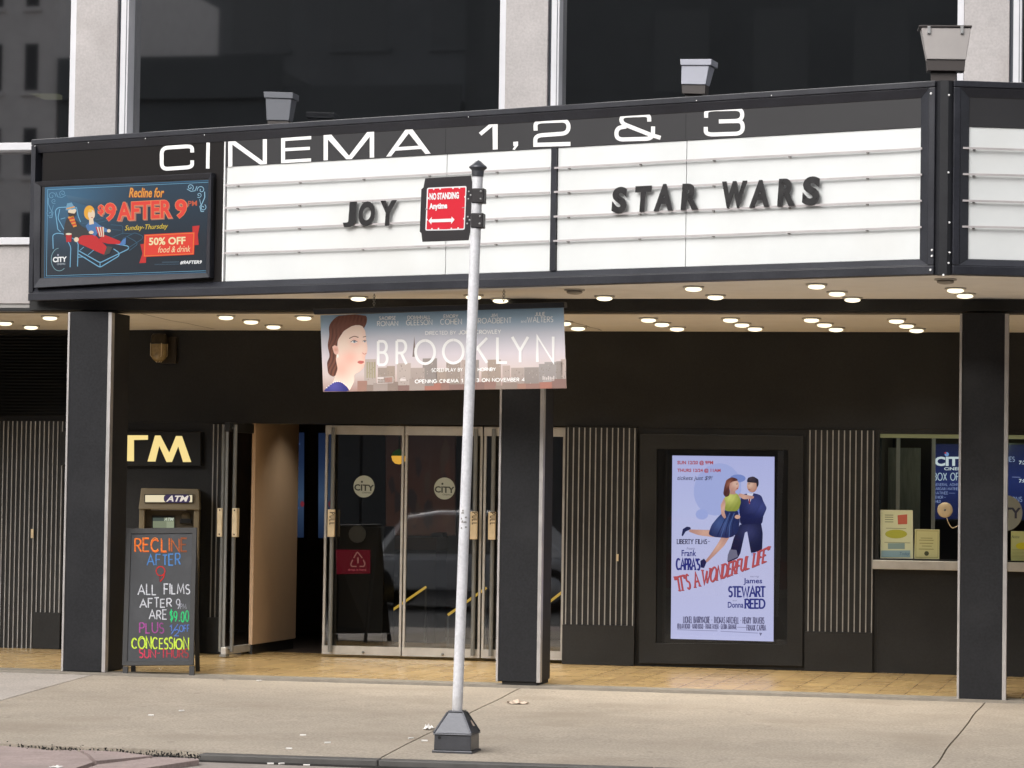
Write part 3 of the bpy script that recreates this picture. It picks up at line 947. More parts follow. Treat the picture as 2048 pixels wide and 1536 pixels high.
# doors
def door(px0, px1, hand=None, decal=None, tube=None):
    h = -.05
    x0, x1 = UB(px0), UB(px1)
    zt, zm1, zm0, zb = WB(800, 851) - .004, WB(800, 870), WB(800, 1295), WB(800, 1314)
    d = MB()
    d.fbox(FB, x0, x1, h - .025, h + .025, zm1, zt)
    d.fbox(FB, x0, x1, h - .025, h + .025, zb + .008, zm0)
    d.fbox(FB, x0 + .0005, x0 + .022, h - .014, h + .018, zm0 - .003, zm1 + .003); d.fbox(FB, x1 - .022, x1 - .0005, h - .014, h + .018, zm0 - .003, zm1 + .003)
    do = d.build('door', 'bronze', bld)
    pn = MB(); pn.add([FB.pt(x0 + .022, h, zm0), FB.pt(x1 - .022, h, zm0), FB.pt(x1 - .022, h, zm1), FB.pt(x0 + .022, h, zm1)], [(0, 1, 2, 3)])
    pn.build('pane', 'door_glass', do)
    lk = MB(); xm = (x0 + x1) / 2 + .02
    lk.lathe([(.013, 0), (.013, .012), (.006, .016)], FB.pt(xm, h + .025, (zb + zm0) / 2 - .01), 12, ax=FB.n)
    lk.build('lock', 'tube_metal', do)
    for t in tube or ():
        xt = UB(t)
        tb = MB()
        tb.tube([FB.pt(xt, h + .06, zb + .03), FB.pt(xt, h + .06, zt - .02)], .020, 10)
        tb.tube([FB.pt(xt, h + .02, zb + .06), FB.pt(xt, h + .06, zb + .06)], .011, 8); tb.tube([FB.pt(xt, h + .02, zt - .05), FB.pt(xt, h + .06, zt - .05)], .011, 8)
        tb.build('pull_bar', 'tube_metal', do)
        hp = MB(); w_ = .034
        hp.fbox(FB, xt - w_, xt + w_, h + .066, h + .10, WB(800, 1076), WB(800, 1021))
        ho = hp.build('handle', 'brass', do, bevel=.004)
        pu = Art(Frame(FB.pt(0, h + .101, 0), FB.ex, FB.n, FB.ez))
        x_, y_ = t - 4.5, 1025
        pu.strokes('PULL', 0, 0, 0, 0, (.12, .09, .06), 1.7, 1, gap=.5, warp=lambda u, v: (x_ + 10 * v, y_ + 24 * u))
        pu.build('lettering', 'print', ho)
    if decal:
        cx, cy = decal
        fr = Frame(FB.pt(0, h + .003, 0), FB.ex, FB.n, FB.ez)
        a = Art(fr)
        a.ell(cx, cy, 21, 22, (.36, .385, .335), 0, 32)
        D = (.045, .05, .045)
        a.text('C\u0131TY'.replace('\u0131', 'I'), cx - 19.5, cy - 5, cx + 20, cy + 8, D, 1, sl=.04, bold=.03)
        a.ell(cx - 4.2, cy - 9.4, 2.1, 2.2, D, 1, 12)
        a.text('CINEMAS', cx - 4, cy + 10.5, cx + 14, cy + 13.5, D, 1, sl=.04)
        a.build('decal', 'print', do)
door(646, 803.5, tube=[664], decal=(728, 973))
door(806, 961, tube=[949], decal=(889, 977))
door(964, 1127, tube=[985])
# the leaf standing open, seen nearly edge-on
xh = UB(505.5)
xh -= .02
F2 = Frame((xh, YB - .03, 0), (-0.045, -1, 0) / np.linalg.norm((-.045, -1, 0)), (-1, .045, 0) / np.linalg.norm((-1, .045, 0)), (0, 0, 1))
zt, zm1, zm0, zb = WB(500, 848) - .004, WB(500, 867), WB(500, 1288), WB(500, 1304)
d = MB(); d.fbox(F2, 0, .68, -.025, .025, zb + .008, zm0)
do = d.build('door', 'bronze', bld, bevel=.004); do['label'] = 'glass door leaf standing open'
d = MB(); d.fbox(F2, 0, .68, -.025, .025, zm1, zt); d.build('top_rail', 'case_black', do, bevel=.004)
e = MB(); e.fbox(F2, .666, .68, -.012, .012, zm0 + .001, zm1 - .001); e.build('stile', 'tube_metal', do)
pn = MB(); pn.add([F2.pt(.022, 0, zm0), F2.pt(.658, 0, zm0), F2.pt(.658, 0, zm1), F2.pt(.022, 0, zm1)], [(0, 1, 2, 3)]); pn.build('pane', 'door_glass', do)
for sgn in (1, -1):
    tb = MB(); tb.tube([F2.pt(.61, .055 * sgn, zb + .03), F2.pt(.61, .055 * sgn, zt - .02)], .019, 10)
    for zz in (zb + .06, zt - .05): tb.tube([F2.pt(.61, 0, zz), F2.pt(.61, .055 * sgn, zz)], .011, 8)
    tb.build('pull_bar', 'tube_metal', do)
    hp = MB(); hp.fbox(F2, .575, .645, min(.06 * sgn, .085 * sgn) - .012, max(.06 * sgn, .085 * sgn) + .012, WB(470, 1072), WB(470, 1016))
    ho = hp.build('handle', 'brass', do, bevel=.004)
    for zz in (WB(470, 1067), WB(470, 1020)):
        sc = MB(); sc.lathe([(.007, 0), (.007, .004)], F2.pt(.645, .072 * sgn, zz), 8, ax=F2.ex); sc.build('screw', 'black_plastic', ho)
pv = MB(); pv.fbox(F2, .60, .70, -.03, .03, zb - .012, zb + .007); pv.build('floor_pivot', 'tube_metal', do)
# box office window
bo = MB()
bo.fbox(FB, xb0 + .02, xb1 - .02, -1.6, -1.5, zb0 - .9, zb1 + .4)
bo.fbox(FB, xb0 - .1, xb0 + .0, -1.5, -.251, zb0 - .9, zb1 + .4)
bo.fbox(FB, xb1 - .0, xb1 + .1, -1.5, -.251, zb0 - .9, zb1 + .4)
bo.fbox(FB, xb0, xb1, -1.5, -.251, zb1 + .1, zb1 + .2)
bo.build('booth_room', 'interior_dark', bld)
wf = MB()
wf.fbox(FB, xb0 + .001, xb1 - .001, -.10, -.05, zb1 - .035, zb1 - .001)
wfo = wf.build('ticket_window', 'strip_green', bld)
mu = MB()
for px, w_ in ((1793.5, .034), (1864.5, .034)):
    mu.fbox(FB, UB(px) - w_ / 2, UB(px) + w_ / 2, -.085, -.07, zb0 + .001, zb1 - .037)
mu.build('glass_fin', 'white_metal', wfo)
pn = MB(); pn.add([FB.pt(xb0, -.06, zb0), FB.pt(xb1, -.06, zb0), FB.pt(xb1, -.06, zb1 - .036), FB.pt(xb0, -.06, zb1 - .036)], [(0, 1, 2, 3)]); pn.build('pane', 'booth_glass', wfo)
sl_ = MB(); sl_.fbox(FB, UB(1748), xb1, -.03, .13, WB(1830, 1139), WB(1830, 1121)); sl_.build('counter_sill', 'bronze', bld, bevel=.005)
bl = bpy.data.lights.new('booth_tube', 'POINT'); bl.energy, bl.color, bl.shadow_soft_size = 3.0, (.85, 1.0, .72), .12
blo = bpy.data.objects.new('booth_tube', bl); COL.objects.link(blo); blo.parent = wfo; blo.location = np.array(FB.pt(xb0 + 1.0, -.45, zb1 - .02)) - np.array(WL[wfo.name])
ct = MB(); ct.fbox(FB, UB(1764), UB(1830), -.62, -.60, zb0 + .0, WB(1800, 893)); ct.build('curtain', 'curtain', bld)
# decal on the booth glass, partly hidden by the column
fr = Frame(FB.pt(0, -.056, 0), FB.ex, FB.n, FB.ez)
a = Art(fr); a.ell(2010, 1026, 35, 36, (.30, .32, .29), 0, 36)
a.text('CITY', 1978, 1014, 2042, 1036, (.05, .055, .10), 1, sl=.02, bold=.03)
a.build('decal', 'print', bld)

# ================================================================== THE MARQUEE
TH = 0.3426
LM = hit(60, 603, (0, YC - .12, 0), np.array([0, 1.0, 0]))
FM = Frame((LM[0], LM[1], 0), (math.cos(TH), -math.sin(TH), 0), (-math.sin(TH), -math.cos(TH), 0), (0, 0, 1))
ZM0, ZM1 = 3.236, 4.612
uA = FM.px(1886, 548)[0]
APEX = FM.pt(uA, 0, 0)
FR = Frame(APEX, (math.cos(TH), math.sin(TH), 0), (math.sin(TH), -math.cos(TH), 0), (0, 0, 1))   # right-hand face
LEN = uA
mq = thing('cinema_marquee', 'large black wedge shaped cinema marquee with white reader boards over the entrance', 'marquee', (float(APEX[0]), float(APEX[1]) + 1, ZM0))
body = MB()
E2 = FR.pt(LEN, 0, 0)
ins = .06
pl = [FM.pt(0.01, -ins, 0), FM.pt(uA, -ins * 1.06, 0), FR.pt(LEN - .01, -ins, 0), (E2[0], YC - .045, 0), (LM[0] + .012, YC - .045, 0)]
body.prism([(p[0], p[1], ZSOF + .004) for p in pl], (0, 0, ZM1 - .03 - ZSOF), 0)
body.build('body', 'sign_black', mq)
so = MB()
so.prism([(p[0], p[1], ZSOF + .002) for p in pl], (0, 0, -.002), 0)
so.build('soffit', 'plaster', mq)
# header panels, frame bars
uL0, uL1 = FM.px(447, 450)[0], FM.px(1846, 390)[0]
zw1, zw0 = FM.px(1102, 296)[1], FM.px(1102, 541.5)[1]
hd = MB()
hd.fbox(FM, .10, uL0 - .01, -ins, -.012, ZM0 + .06, ZM1 - .06, 1)
hd.fbox(FM, uL0, uL1, -ins, -.010, zw1 + .001, ZM1 - .06, 0)
hd.fbox(FR, .12, LEN - .1, -ins, -.010, zw1 + .001, ZM1 - .06, 0)
for px_ in (890, 1370): hd.fbox(FM, FM.px(px_, 270)[0] - .0015, FM.px(px_, 270)[0] + .0015, -.011, -.009, zw1 + .002, ZM1 - .117, 2)
hd.build('header_panel', ['header_black', 'header_brown', 'room_dark'], mq)
fw_ = MB()
def bars(fr, u0, u1, flip):
    # outer lip and inner sloping bead, top, bottom and ends
    fw_.fbox(fr, u0, u1, -ins, .030, ZM1 - .045, ZM1)
    fw_.hexa([fr.pt(u0 + .05, -.008, ZM1 - .115), fr.pt(u1 - .05, -.008, ZM1 - .115), fr.pt(u1 - .05, -.02, ZM1 - .115), fr.pt(u0 + .05, -.02, ZM1 - .115),
              fr.pt(u0, .024, ZM1 - .046), fr.pt(u1, .024, ZM1 - .046), fr.pt(u1, -.02, ZM1 - .046), fr.pt(u0, -.02, ZM1 - .046)])
    fw_.fbox(fr, u0, u1, -ins, .030, ZM0, ZM0 + .065)
    fw_.hexa([fr.pt(u0, -.02, ZM0 + .066), fr.pt(u1, -.02, ZM0 + .066), fr.pt(u1, .026, ZM0 + .066), fr.pt(u0, .026, ZM0 + .066),
              fr.pt(u0 + .05, -.02, ZM0 + .115), fr.pt(u1 - .05, -.02, ZM0 + .115), fr.pt(u1 - .05, -.008, ZM0 + .115), fr.pt(u0 + .05, -.008, ZM0 + .115)])
    for a, b in ((u0, u0 + .05), (u1 - .05, u1)):
        fw_.fbox(fr, a, b, -ins, .028, ZM0 + .067, ZM1 - .047)
bars(FM, 0, uA - .06, False)
bars(FR, .06, LEN, True)
wR = .105
for fr, a, s_ in ((FM, uA - .11, 1), (FR, .11, -1)):       # wide bevelled stiles beside the corner
    b = a - .075 * s_
    fw_.hexa([fr.pt(b, -.008, ZM0 + .116), fr.pt(a, .024, ZM0 + .07), fr.pt(a, -.03, ZM0 + .07), fr.pt(b, -.03, ZM0 + .116),
              fr.pt(b, -.008, ZM1 - .116), fr.pt(a, .024, ZM1 - .05), fr.pt(a, -.03, ZM1 - .05), fr.pt(b, -.03, ZM1 - .116)])
fw_.build('frame', 'trim_black', mq, bevel=.006)
cp = MB()
cp.prism([(p[0], p[1], ZM0 - .002) for p in (FM.pt(uA - .058, .012, 0), FM.pt(uA - .02, .028, 0), FR.pt(.02, .028, 0), FR.pt(.058, .012, 0), FR.pt(.058, -ins + .001, 0), FM.pt(uA - .058, -ins + .001, 0))], (0, 0, ZM1 - ZM0 + .0), 0)
cp.build('corner_post', 'sign_black', mq)
for px, py in ((1862, 187), (1864, 500), (1864, 512), (1861, 540), (1887, 550)):
    rv = MB(); rv.lathe([(.009, 0), (.007, .006)], FM.at(px, py, .03), 8, ax=FM.n); rv.build('rivet', 'letter_white', mq)
for px, py in ((1898, 190), (1897, 345), (1899, 445), (1899, 505), (1897, 526)):
    rv = MB(); rv.lathe([(.008, 0), (.006, .006)], FR.at(px, py, .03), 8, ax=FR.n); rv.build('rivet', 'letter_white', mq)
for px, py in ((70, 292), (177, 285), (291, 277), (409, 270), (937, 234), (1543, 191), (1393, 201)):
    rv = MB(); rv.lathe([(.005, 0), (.004, .003)], FM.at(px, py, .031), 8, ax=FM.n); rv.build('rivet', 'letter_white', mq)
# reader boards
JT = [FM.px(890, 430)[0], FM.px(1370, 400)[0]]
uD0, uD1 = FM.px(1101.5, 420)[0], FM.px(1112, 420)[0]
def boards(fr, edges, name='reader_board'):
    for a, b in edges:
        w = MB(); w.fbox(fr, a + .0025, b - .0025, -.05, -.018, zw0, zw1); w.build(name, 'acrylic', mq, bevel=.002)
boards(FM, [(uL0 + .012, JT[0]), (JT[0], uD0), (uD1, JT[1]), (JT[1], uL1)])
boards(FR, [(.12, .12 + LEN * .35), (.12 + LEN * .35, LEN * .68), (LEN * .68, LEN - .1)])
bk = MB(); bk.fbox(FM, uL0, uL1, -.058, -.052, zw0 - .002, zw1 + .0); bk.fbox(FR, .12, LEN - .1, -.058, -.052, zw0 - .002, zw1); bk.build('board_backing', 'grey_metal', mq)
dv = MB(); dv.fbox(FM, uD0, uD1, -.03, .006, zw0 + .0, zw1 - .002); dv.build('divider', 'trim_black', mq)
wl = MB(); wl.fbox(FM, uL0 - .009, uL0 + .003, -.03, -.003, zw0, ZM1 - .118); wl.build('edge_moulding', 'letter_white', mq)
zr = [np.mean([FM.px(460, a)[1], FM.px(1845, b)[1]]) for a, b in ((372.5, 293), (418, 345), (464, 397), (509, 449.5))]
def rails(fr, segs):
    for a, b in segs:
        for z in zr:
            sag = random.uniform(-.004, .004)
            r = MB()
            n = 10
            pts = [(a + (b - a) * i / n, z + sag * math.sin(i / n * 3.1) + random.uniform(-.0015, .0015)) for i in range(n + 1)]
            for (ua, za), (ub, zb_) in zip(pts[:-1], pts[1:]):
                r.hexa([fr.pt(ua, .014, za - .010), fr.pt(ub, .014, zb_ - .010), fr.pt(ub, .006, zb_ - .010), fr.pt(ua, .006, za - .010),
                        fr.pt(ua, .014, za + .004), fr.pt(ub, .014, zb_ + .004), fr.pt(ub, .006, zb_ + .004), fr.pt(ua, .006, za + .004)], 0)
            u = a + .12
            while u < b - .05:
                r.fbox(fr, u - .007, u + .007, -.017, .0055, z - .016, z - .004, 1)
                u += .62
            r.build('letter_rail', ['rail', 'grey_metal'], mq)
rails(FM, [(uL0 + .015, uD0 - .006), (uD1 - .012, uL1 - .005)])
rails(FR, [(.10, LEN * .5), (LEN * .5 + .03, LEN - .12)])
# white header lettering
ZA = lambda x, y: (300 + x / 3.41333, 200 + y / 3.41333)
ZB_ = lambda x, y: (640 + x / 3.2, y / 3.2)
ZC_ = lambda x, y: (1180 + x / 3.9385, 200 + y / 3.9385)
Fh = Frame(FM.pt(0, -.008, 0), FM.ex, FM.n, FM.ez)
WH = (.82, .82, .82)
def header_letter(mp_, *ops):
    a = Art(Fh, 0, mp_, dl=.0012)
    for f_ in ops: f_(a)
    a.build('header_letter', 'print', mq)
def _h(ht):
    ht.line(fillet([(288, 358), (287, 314), (80, 328), (80, 472), (288, 458), (288, 412)], 42), 26, WH, 1)
header_letter(ZA, _h)
def _h(ht):
    ht.line([(397, 291), (394, 468)], 24, WH, 1)
header_letter(ZA, _h)
def _h(ht):
    ht.poly([(534, 284), (562, 283), (562, 454), (534, 456)], WH, 1); ht.poly([(770, 268), (798, 267), (798, 438), (770, 440)], WH, 1)
    ht.poly([(534, 284), (582, 281), (798, 438), (752, 441)], WH, 1.4)
header_letter(ZA, _h)
def _h(ht):
    ht.poly([(895, 260), (922, 258), (922, 430), (895, 432)], WH, 1)
    for q in ([(895, 260), (1100, 246), (1100, 268), (895, 282)], [(921, 328), (1092, 319), (1092, 340), (921, 350)], [(895, 410), (1100, 398), (1100, 420), (895, 432)]): ht.poly(q, WH, 1.4)
header_letter(ZA, _h)
def _h(ht):
    ht.poly([(1185, 240), (1214, 238), (1214, 411), (1185, 413)], WH, 1); ht.poly([(1500, 218), (1530, 216), (1530, 392), (1500, 394)], WH, 1)
    ht.poly([(1187, 240), (1238, 236), (1378, 403), (1340, 405)], WH, 1.4); ht.poly([(1482, 219), (1528, 216), (1378, 403), (1340, 405)], WH, 1.8)
header_letter(ZA, _h)
def _h(ht):
    ht.poly([(1745, 200), (1790, 197), (1646, 384), (1612, 387)], WH, 1); ht.poly([(1745, 200), (1790, 197), (1916, 366), (1880, 369)], WH, 1.4)
    ht.poly([(1690, 322), (1845, 311), (1862, 333), (1675, 346)], WH, 1.8)
header_letter(ZA, _h)
def _h(ht):
    ht.poly([(1104, 790), (1137, 788), (1137, 956), (1106, 958)], WH, 1); ht.poly([(1085, 794), (1128, 789), (1033, 868), (1017, 850)], WH, 1.4)
header_letter(ZB_, _h)
def _h(ht):
    ht.poly([(1237, 908), (1268, 906), (1268, 930), (1246, 960), (1232, 956), (1246, 935), (1237, 935)], WH, 1)
header_letter(ZB_, _h)
def _h(ht):
    ht.line(fillet([(1380, 836), (1378, 778), (1590, 770), (1590, 853), (1378, 868), (1378, 927), (1603, 921)], 46, skip=(5,)), 26, WH, 1)
header_letter(ZB_, _h)
def _h(ht):
    ht.line(fillet([(467, 170), (465, 116), (250, 124), (245, 182), (480, 275), (556, 298)], 45, skip=(4,)), 32, WH, 1)
    ht.line(fillet([(285, 208), (208, 222), (208, 312), (495, 304), (497, 208)], 55), 32, WH, 1.6)
header_letter(ZC_, _h)
def _h(ht):
    ht.line(fillet([(915, 140), (915, 74), (1199, 68), (1199, 164), (1015, 169)], 60), 32, WH, 1)
    ht.line(fillet([(1120, 167), (1203, 164), (1203, 264), (912, 273), (912, 212)], 60), 32, WH, 1.6)
header_letter(ZC_, _h)
# loose letters standing on the rails
def letter(ch, x0, y0, x1, y1, label, skew=.04, lean=0.0):
    fr = FM
    w = x1 - x0
    lx = -w * lean
    quad = [(x0 + 4 + lx, y0 + skew * w), (x1 + lx, y0), (x1 - 3, y1 - skew * w), (x0, y1)]
    mb = solid_text(ch, fr, quad, .0146, .024, bold=.05)
    c = fr.at((x0 + x1) / 2, y1)
    o = mb.build('marquee_letter', ['letter_black', 'letter_edge'], loc=c)
    return tag(o, label, 'letter', 'black letters standing on the marquee rails')
letter('J', 685, 403, 713, 455, 'black plastic hook shaped letter J on the left reader board')
letter('O', 715, 402, 751, 453, 'round black plastic letter O on the left reader board')
letter('Y', 757, 400, 793, 452, 'forked black plastic letter Y on the left reader board, nearest the post')
letter('S', 1222, 373, 1255, 427, 'curved black letter S farthest left on the right reader board')
letter('T', 1267, 371, 1303, 424, 'black letter T, the only one of its kind on the right reader board')
letter('A', 1307, 367, 1348, 422, 'black letter A right after the T on the right reader board')
letter('R', 1361, 366, 1399, 420, 'black letter R ending the first word on the right reader board')
letter('W', 1440, 361, 1494, 417, 'wide black zigzag letter W on the right reader board')
letter('A', 1498, 359, 1541, 415, 'black letter A right after the W on the right reader board')
letter('R', 1554, 356, 1593, 413, 'black letter R before the last letter of the second word on the marquee')
letter('S', 1603, 352, 1641, 411, 'curved black letter S farthest right on the right reader board')

# ================================================================== THINGS ON AND UNDER THE MARQUEE
def quad_at(fr, q, h=0.0):
    return [fr.at(x, y, h) for x, y in q]
def ringframe(mb, fr, outer, inner, h0, ho, hi, mi=0):
    for i in range(4):
        j = (i + 1) % 4
        a0, b0 = fr.at(*outer[i], h0), fr.at(*outer[j], h0)
        a1, b1 = fr.at(*outer[i], h0) + fr.n * (ho - h0), fr.at(*outer[j], h0) + fr.n * (ho - h0)
        c0, d0 = fr.at(*inner[i], h0), fr.at(*inner[j], h0)
        c1, d1 = c0 + fr.n * (hi - h0), d0 + fr.n * (hi - h0)
        mb.add([a0, b0, b1, a1, c0, d0, d1, c1], [(0, 1, 2, 3), (3, 2, 6, 7), (7, 6, 5, 4), (4, 5, 1, 0)], mi)
def pxbox(mb, fr, q, h0, h1, mi=0):
    """box whose front face has the four measured corners TL TR BR BL at height h1"""
    f = quad_at(fr, q, h1)
    b = [p + fr.n * (h0 - h1) for p in f]
    mb.hexa([f[3], f[2], b[2], b[3], f[0], f[1], b[1], b[0]], mi)

# floodlights on the roof of the marquee
def flood(fr, cap, body_, under, stem_, mats, label, depth, clips=()):
    c = fr.at((stem_[0] + stem_[2]) / 2, stem_[3], 0)
    t = thing('floodlight', label, 'floodlight', c, 'floodlights on the marquee roof')
    b = MB()
    f = quad_at(fr, body_, 0); k = [p - fr.n * depth for p in f]
    k[2] = k[2] + fr.n * depth * .3; k[3] = k[3] + fr.n * depth * .3
    b.hexa([f[3], f[2], k[2], k[3], f[0], f[1], k[1], k[0]], 0)
    b.build('housing', mats[0], t, bevel=.004)
    b = MB(); pxbox(b, fr, cap, -depth - .015, .012); b.build('visor', mats[1], t, bevel=.003)
    b = MB(); pxbox(b, fr, under, -depth * .66, -.012); b.build('ballast_box', mats[2], t, bevel=.003)
    b = MB(); x0, y0, x1, y1 = stem_; pxbox(b, fr, [(x0, y0), (x1, y0), (x1, y1), (x0, y1)], -depth * .5, -.05); b.build('bracket', mats[2], t)
    for x, y in clips:
        b = MB(); pxbox(b, fr, [(x - 3, y - 15), (x + 3, y - 15), (x + 3, y), (x - 3, y)], .001, .014); b.lathe([(.007, 0), (.006, .005)], fr.at(x, y - 2, .014), 8, ax=fr.n)
        b.build('clip', 'screw', t)
Fr1 = Frame(FM.pt(0, -.36, 0), (1, 0, 0), (0, -1, 0), (0, 0, 1))
FL1 = Frame(FM.at(556, 240, -.36), (1, 0, 0), (0, -1, 0), (0, 0, 1))
flood(FL1, [(527, 183), (586, 185), (585.5, 197), (528, 195)], [(531, 196), (583, 198), (578, 241), (533, 240)], [(535, 240), (577, 241), (577, 248), (535, 248)], (540, 247, 572, 262), ['lamp_grey', 'lamp_grey', 'lamp_brown'],
      'slate grey floodlight at the low left end of the marquee roof', .16)
FL2 = Frame(FM.at(1390, 180, -.36), (math.cos(-.12), math.sin(-.12), 0), (-math.sin(.12), -math.cos(.12), 0), (0, 0, 1))
flood(FL2, [(1360, 118), (1423, 118), (1422, 130), (1361, 130)], [(1363, 131), (1418, 131), (1411, 169), (1362, 168)], [(1363, 168), (1411, 169), (1410, 188), (1364, 187)], (1370, 186, 1402, 203), ['lamp_light_grey', 'lamp_light_grey', 'lamp_brown'],
      'pale bluish floodlight on the middle of the marquee roof', .17)
FL3 = Frame(FM.at(1886, 140, -.30), (math.cos(.13), math.sin(.13), 0), (math.sin(.13), -math.cos(.13), 0), (0, 0, 1))
flood(FL3, [(1838, 50), (1944, 50.5), (1944, 54), (1838, 53.5)], [(1843, 55), (1942, 56), (1932, 119), (1854, 118)], [(1853, 118), (1931, 119), (1929, 142), (1855, 141)], (1862, 141, 1912, 165), ['lamp_pewter', 'lamp_brown', 'lamp_brown'],
      'big pewter floodlight with two clips above the pointed corner of the marquee', .20, clips=((1858, 67), (1924, 67)))

# recessed downlights
def downlight_proto():
    t = thing('recessed_light', '', 'ceiling light', (0, 0, 0), 'recessed lights in the ceilings')
    r = MB(); r.lathe([(.082, 0.0), (.082, -.010), (.066, -.010), (.062, -.002), (.062, 0.0)], (0, 0, 0), 24); ro = r.build('trim_ring', 'trim_ring', t)
    l = MB(); l.lathe([(max(.001, .064 * math.sin(a)), -.021 + .019 * math.cos(a)) for a in [math.pi * k / 12 for k in range(13)]], (0, 0, 0), 24); lo = l.build('lens', 'lens_on', t)
    return t, ro, lo
PR = None
LD_ = bpy.data.lights.new('downlight', 'SPOT')
LD_.energy, LD_.spot_size, LD_.spot_blend, LD_.shadow_soft_size, LD_.color = 26.0, math.radians(104), 0.7, 0.035, (1.0, 0.94, 0.83)
def downlight(px, py, z, label, on=True):
    global PR
    p = hit(px, py, (0, 0, z - .002), Z0)
    if PR is None:
        PR = downlight_proto(); t, ro, lo = PR
    else:
        t = PR[0].copy(); COL.objects.link(t)
        ro = PR[1].copy(); COL.objects.link(ro); ro.parent = t
        lo = PR[2].copy(); COL.objects.link(lo); lo.parent = t
    t.location = p
    t['label'] = label
    if not on:
        lo.data = lo.data.copy(); lo.data.materials[0] = MATS['lens_off']
        t['group'] = 'dark recessed lights in the marquee underside'
        return t
    s = bpy.data.objects.new('bulb', LD_)
    COL.objects.link(s); s.parent = t; s.location = (0, 0, -.045)
    return t
row = [((10, 643), 'leftmost lit ceiling light beyond the left column'), ((62, 651), 'lowest of three ceiling lights left of the left column'), ((100, 632), 'ceiling light nearest the left column on its left side'),
       ((452, 631), 'first lit ceiling light right of the left column, a trio over the entrance'), ((502, 640), 'middle light of the trio above the open glass door'), ((547, 650), 'rearmost light of the trio above the open glass door'),
       ((608, 632), 'ceiling light just left of the hanging banner'),
       ((1297, 636), 'front light of the trio nearest the banner, arcade ceiling right side'), ((1324, 645), 'middle light of the trio nearest the banner, arcade ceiling right side'), ((1354, 654), 'rear light of the trio nearest the banner, arcade ceiling right side'),
       ((1461, 636), 'front light of the second trio right of the banner in the arcade ceiling'), ((1484, 646), 'middle light of the second trio right of the banner in the arcade ceiling'), ((1510, 654), 'rear light of the second trio right of the banner in the arcade ceiling'),
       ((1623, 636), 'front light of the third trio right of the banner in the arcade ceiling'), ((1649, 646), 'middle light of the third trio right of the banner in the arcade ceiling'), ((1672, 655), 'rear light of the third trio right of the banner in the arcade ceiling'),
       ((1793, 638), 'front light of the trio beside the right column in the arcade ceiling'), ((1813, 648), 'middle light of the trio beside the right column in the arcade ceiling'), ((1833, 657), 'rear light of the trio beside the right column in the arcade ceiling')]
for (q, lbl) in row: downlight(*q, ZCEIL, lbl)
hid = []
for bx in (770, 935, 1100):
    for dx, y_, nm in ((0, 634, 'front'), (28, 643, 'middle'), (56, 653, 'rear')): hid.append(((bx + dx, y_), nm))
for i, (q, nm) in enumerate(hid):
    downlight(*q, ZCEIL, '%s ceiling light of the %s trio behind the hanging banner' % (nm, ('left', 'centre', 'right')[i // 3]))
row2 = [((516, 602), 'marquee underside light at the thin left end of the marquee'), ((717, 593), 'marquee underside light beside the left chain of the banner'), ((947, 590), 'marquee underside light hidden behind the white street pole'), ((1001, 597), 'marquee underside light beside the right chain of the banner'),
        ((1209, 592), 'single marquee underside light right of the banner'),
        ((1387, 573), 'front light of the middle trio under the marquee'), ((1431, 590), 'middle light of the middle trio under the marquee'), ((1467, 600), 'rear light of the middle trio under the marquee'),
        ((1633, 568), 'front light of the trio left of the pointed corner under the marquee'), ((1674, 583), 'middle light of the trio left of the pointed corner under the marquee'), ((1705, 595), 'rear light of the trio left of the pointed corner under the marquee'),
        ((1911, 576), 'front light of the trio below the pointed corner of the marquee'), ((1930, 587), 'middle light of the trio below the pointed corner of the marquee'), ((1951, 601), 'rear light of the trio below the pointed corner of the marquee')]
for (q, lbl) in row2: downlight(*q, ZSOF, lbl)
downlight(1149, 579, ZSOF, 'unlit recessed light under the marquee left of the single lit one', False)
downlight(1891, 558, ZSOF, 'unlit recessed light closest to the pointed corner of the marquee', False)

# advertising screen on the left of the marquee
Z8 = lambda x, y: (60 + x / 5.3895, 340 + y / 5.3895)
ad = thing('advertising_screen', 'black framed blue advertising screen with red lettering at the left end of the marquee', 'screen', FM.at(255, 575, 0))
b = MB(); ringframe(b, FM, [(77, 365), (432, 347), (428, 556), (77, 577)], [(88.5, 374), (423.5, 358.5), (418, 546), (86.5, 557)], -.01, .055, .034); b.build('bezel', 'trim_black', ad, bevel=.004)
b = MB(); pxbox(b, FM, [(84, 370), (427, 355), (422, 550), (82, 562)], -.008, .028); b.build('panel', 'black_plastic', ad)
Fa = Frame(FM.pt(0, .030, 0), FM.ex, FM.n, FM.ez)
A = Art(Fa, 0, Z8, .0010)
NV, NV2, TL_, BL_ = S(17, 30, 44), S(24, 56, 78), S(60, 118, 156), S(120, 185, 220)
q = [(160, 186), (1958, 103), (1932, 1112), (146, 1170)]
def qm(u, v):
    a = np.array(q[0]) + (np.array(q[1]) - np.array(q[0])) * u; d = np.array(q[3]) + (np.array(q[2]) - np.array(q[3])) * u
    return tuple(a + (d - a) * v)
def adcol(u, v):
    d = math.hypot((u - .10) * 1.5, v - .16)
    g = math.exp(-(d / .42) ** 2)
    top = max(0, 1 - v * 1.5)
    c = [NV[i] + (NV2[i] - NV[i]) * top + (TL_[i] - NV[i]) * g * .55 for i in range(3)]
    return tuple(c)
n1, n2 = 16, 10
for i in range(n1):
    for j in range(n2):
        us, vs2 = (i / n1, (i + 1) / n1), (j / n2, (j + 1) / n2)
        A.poly([qm(us[0], vs2[0]), qm(us[1], vs2[0]), qm(us[1], vs2[1]), qm(us[0], vs2[1])], None, 0, [adcol(us[0], vs2[0]), adcol(us[1], vs2[0]), adcol(us[1], vs2[1]), adcol(us[0], vs2[1])])
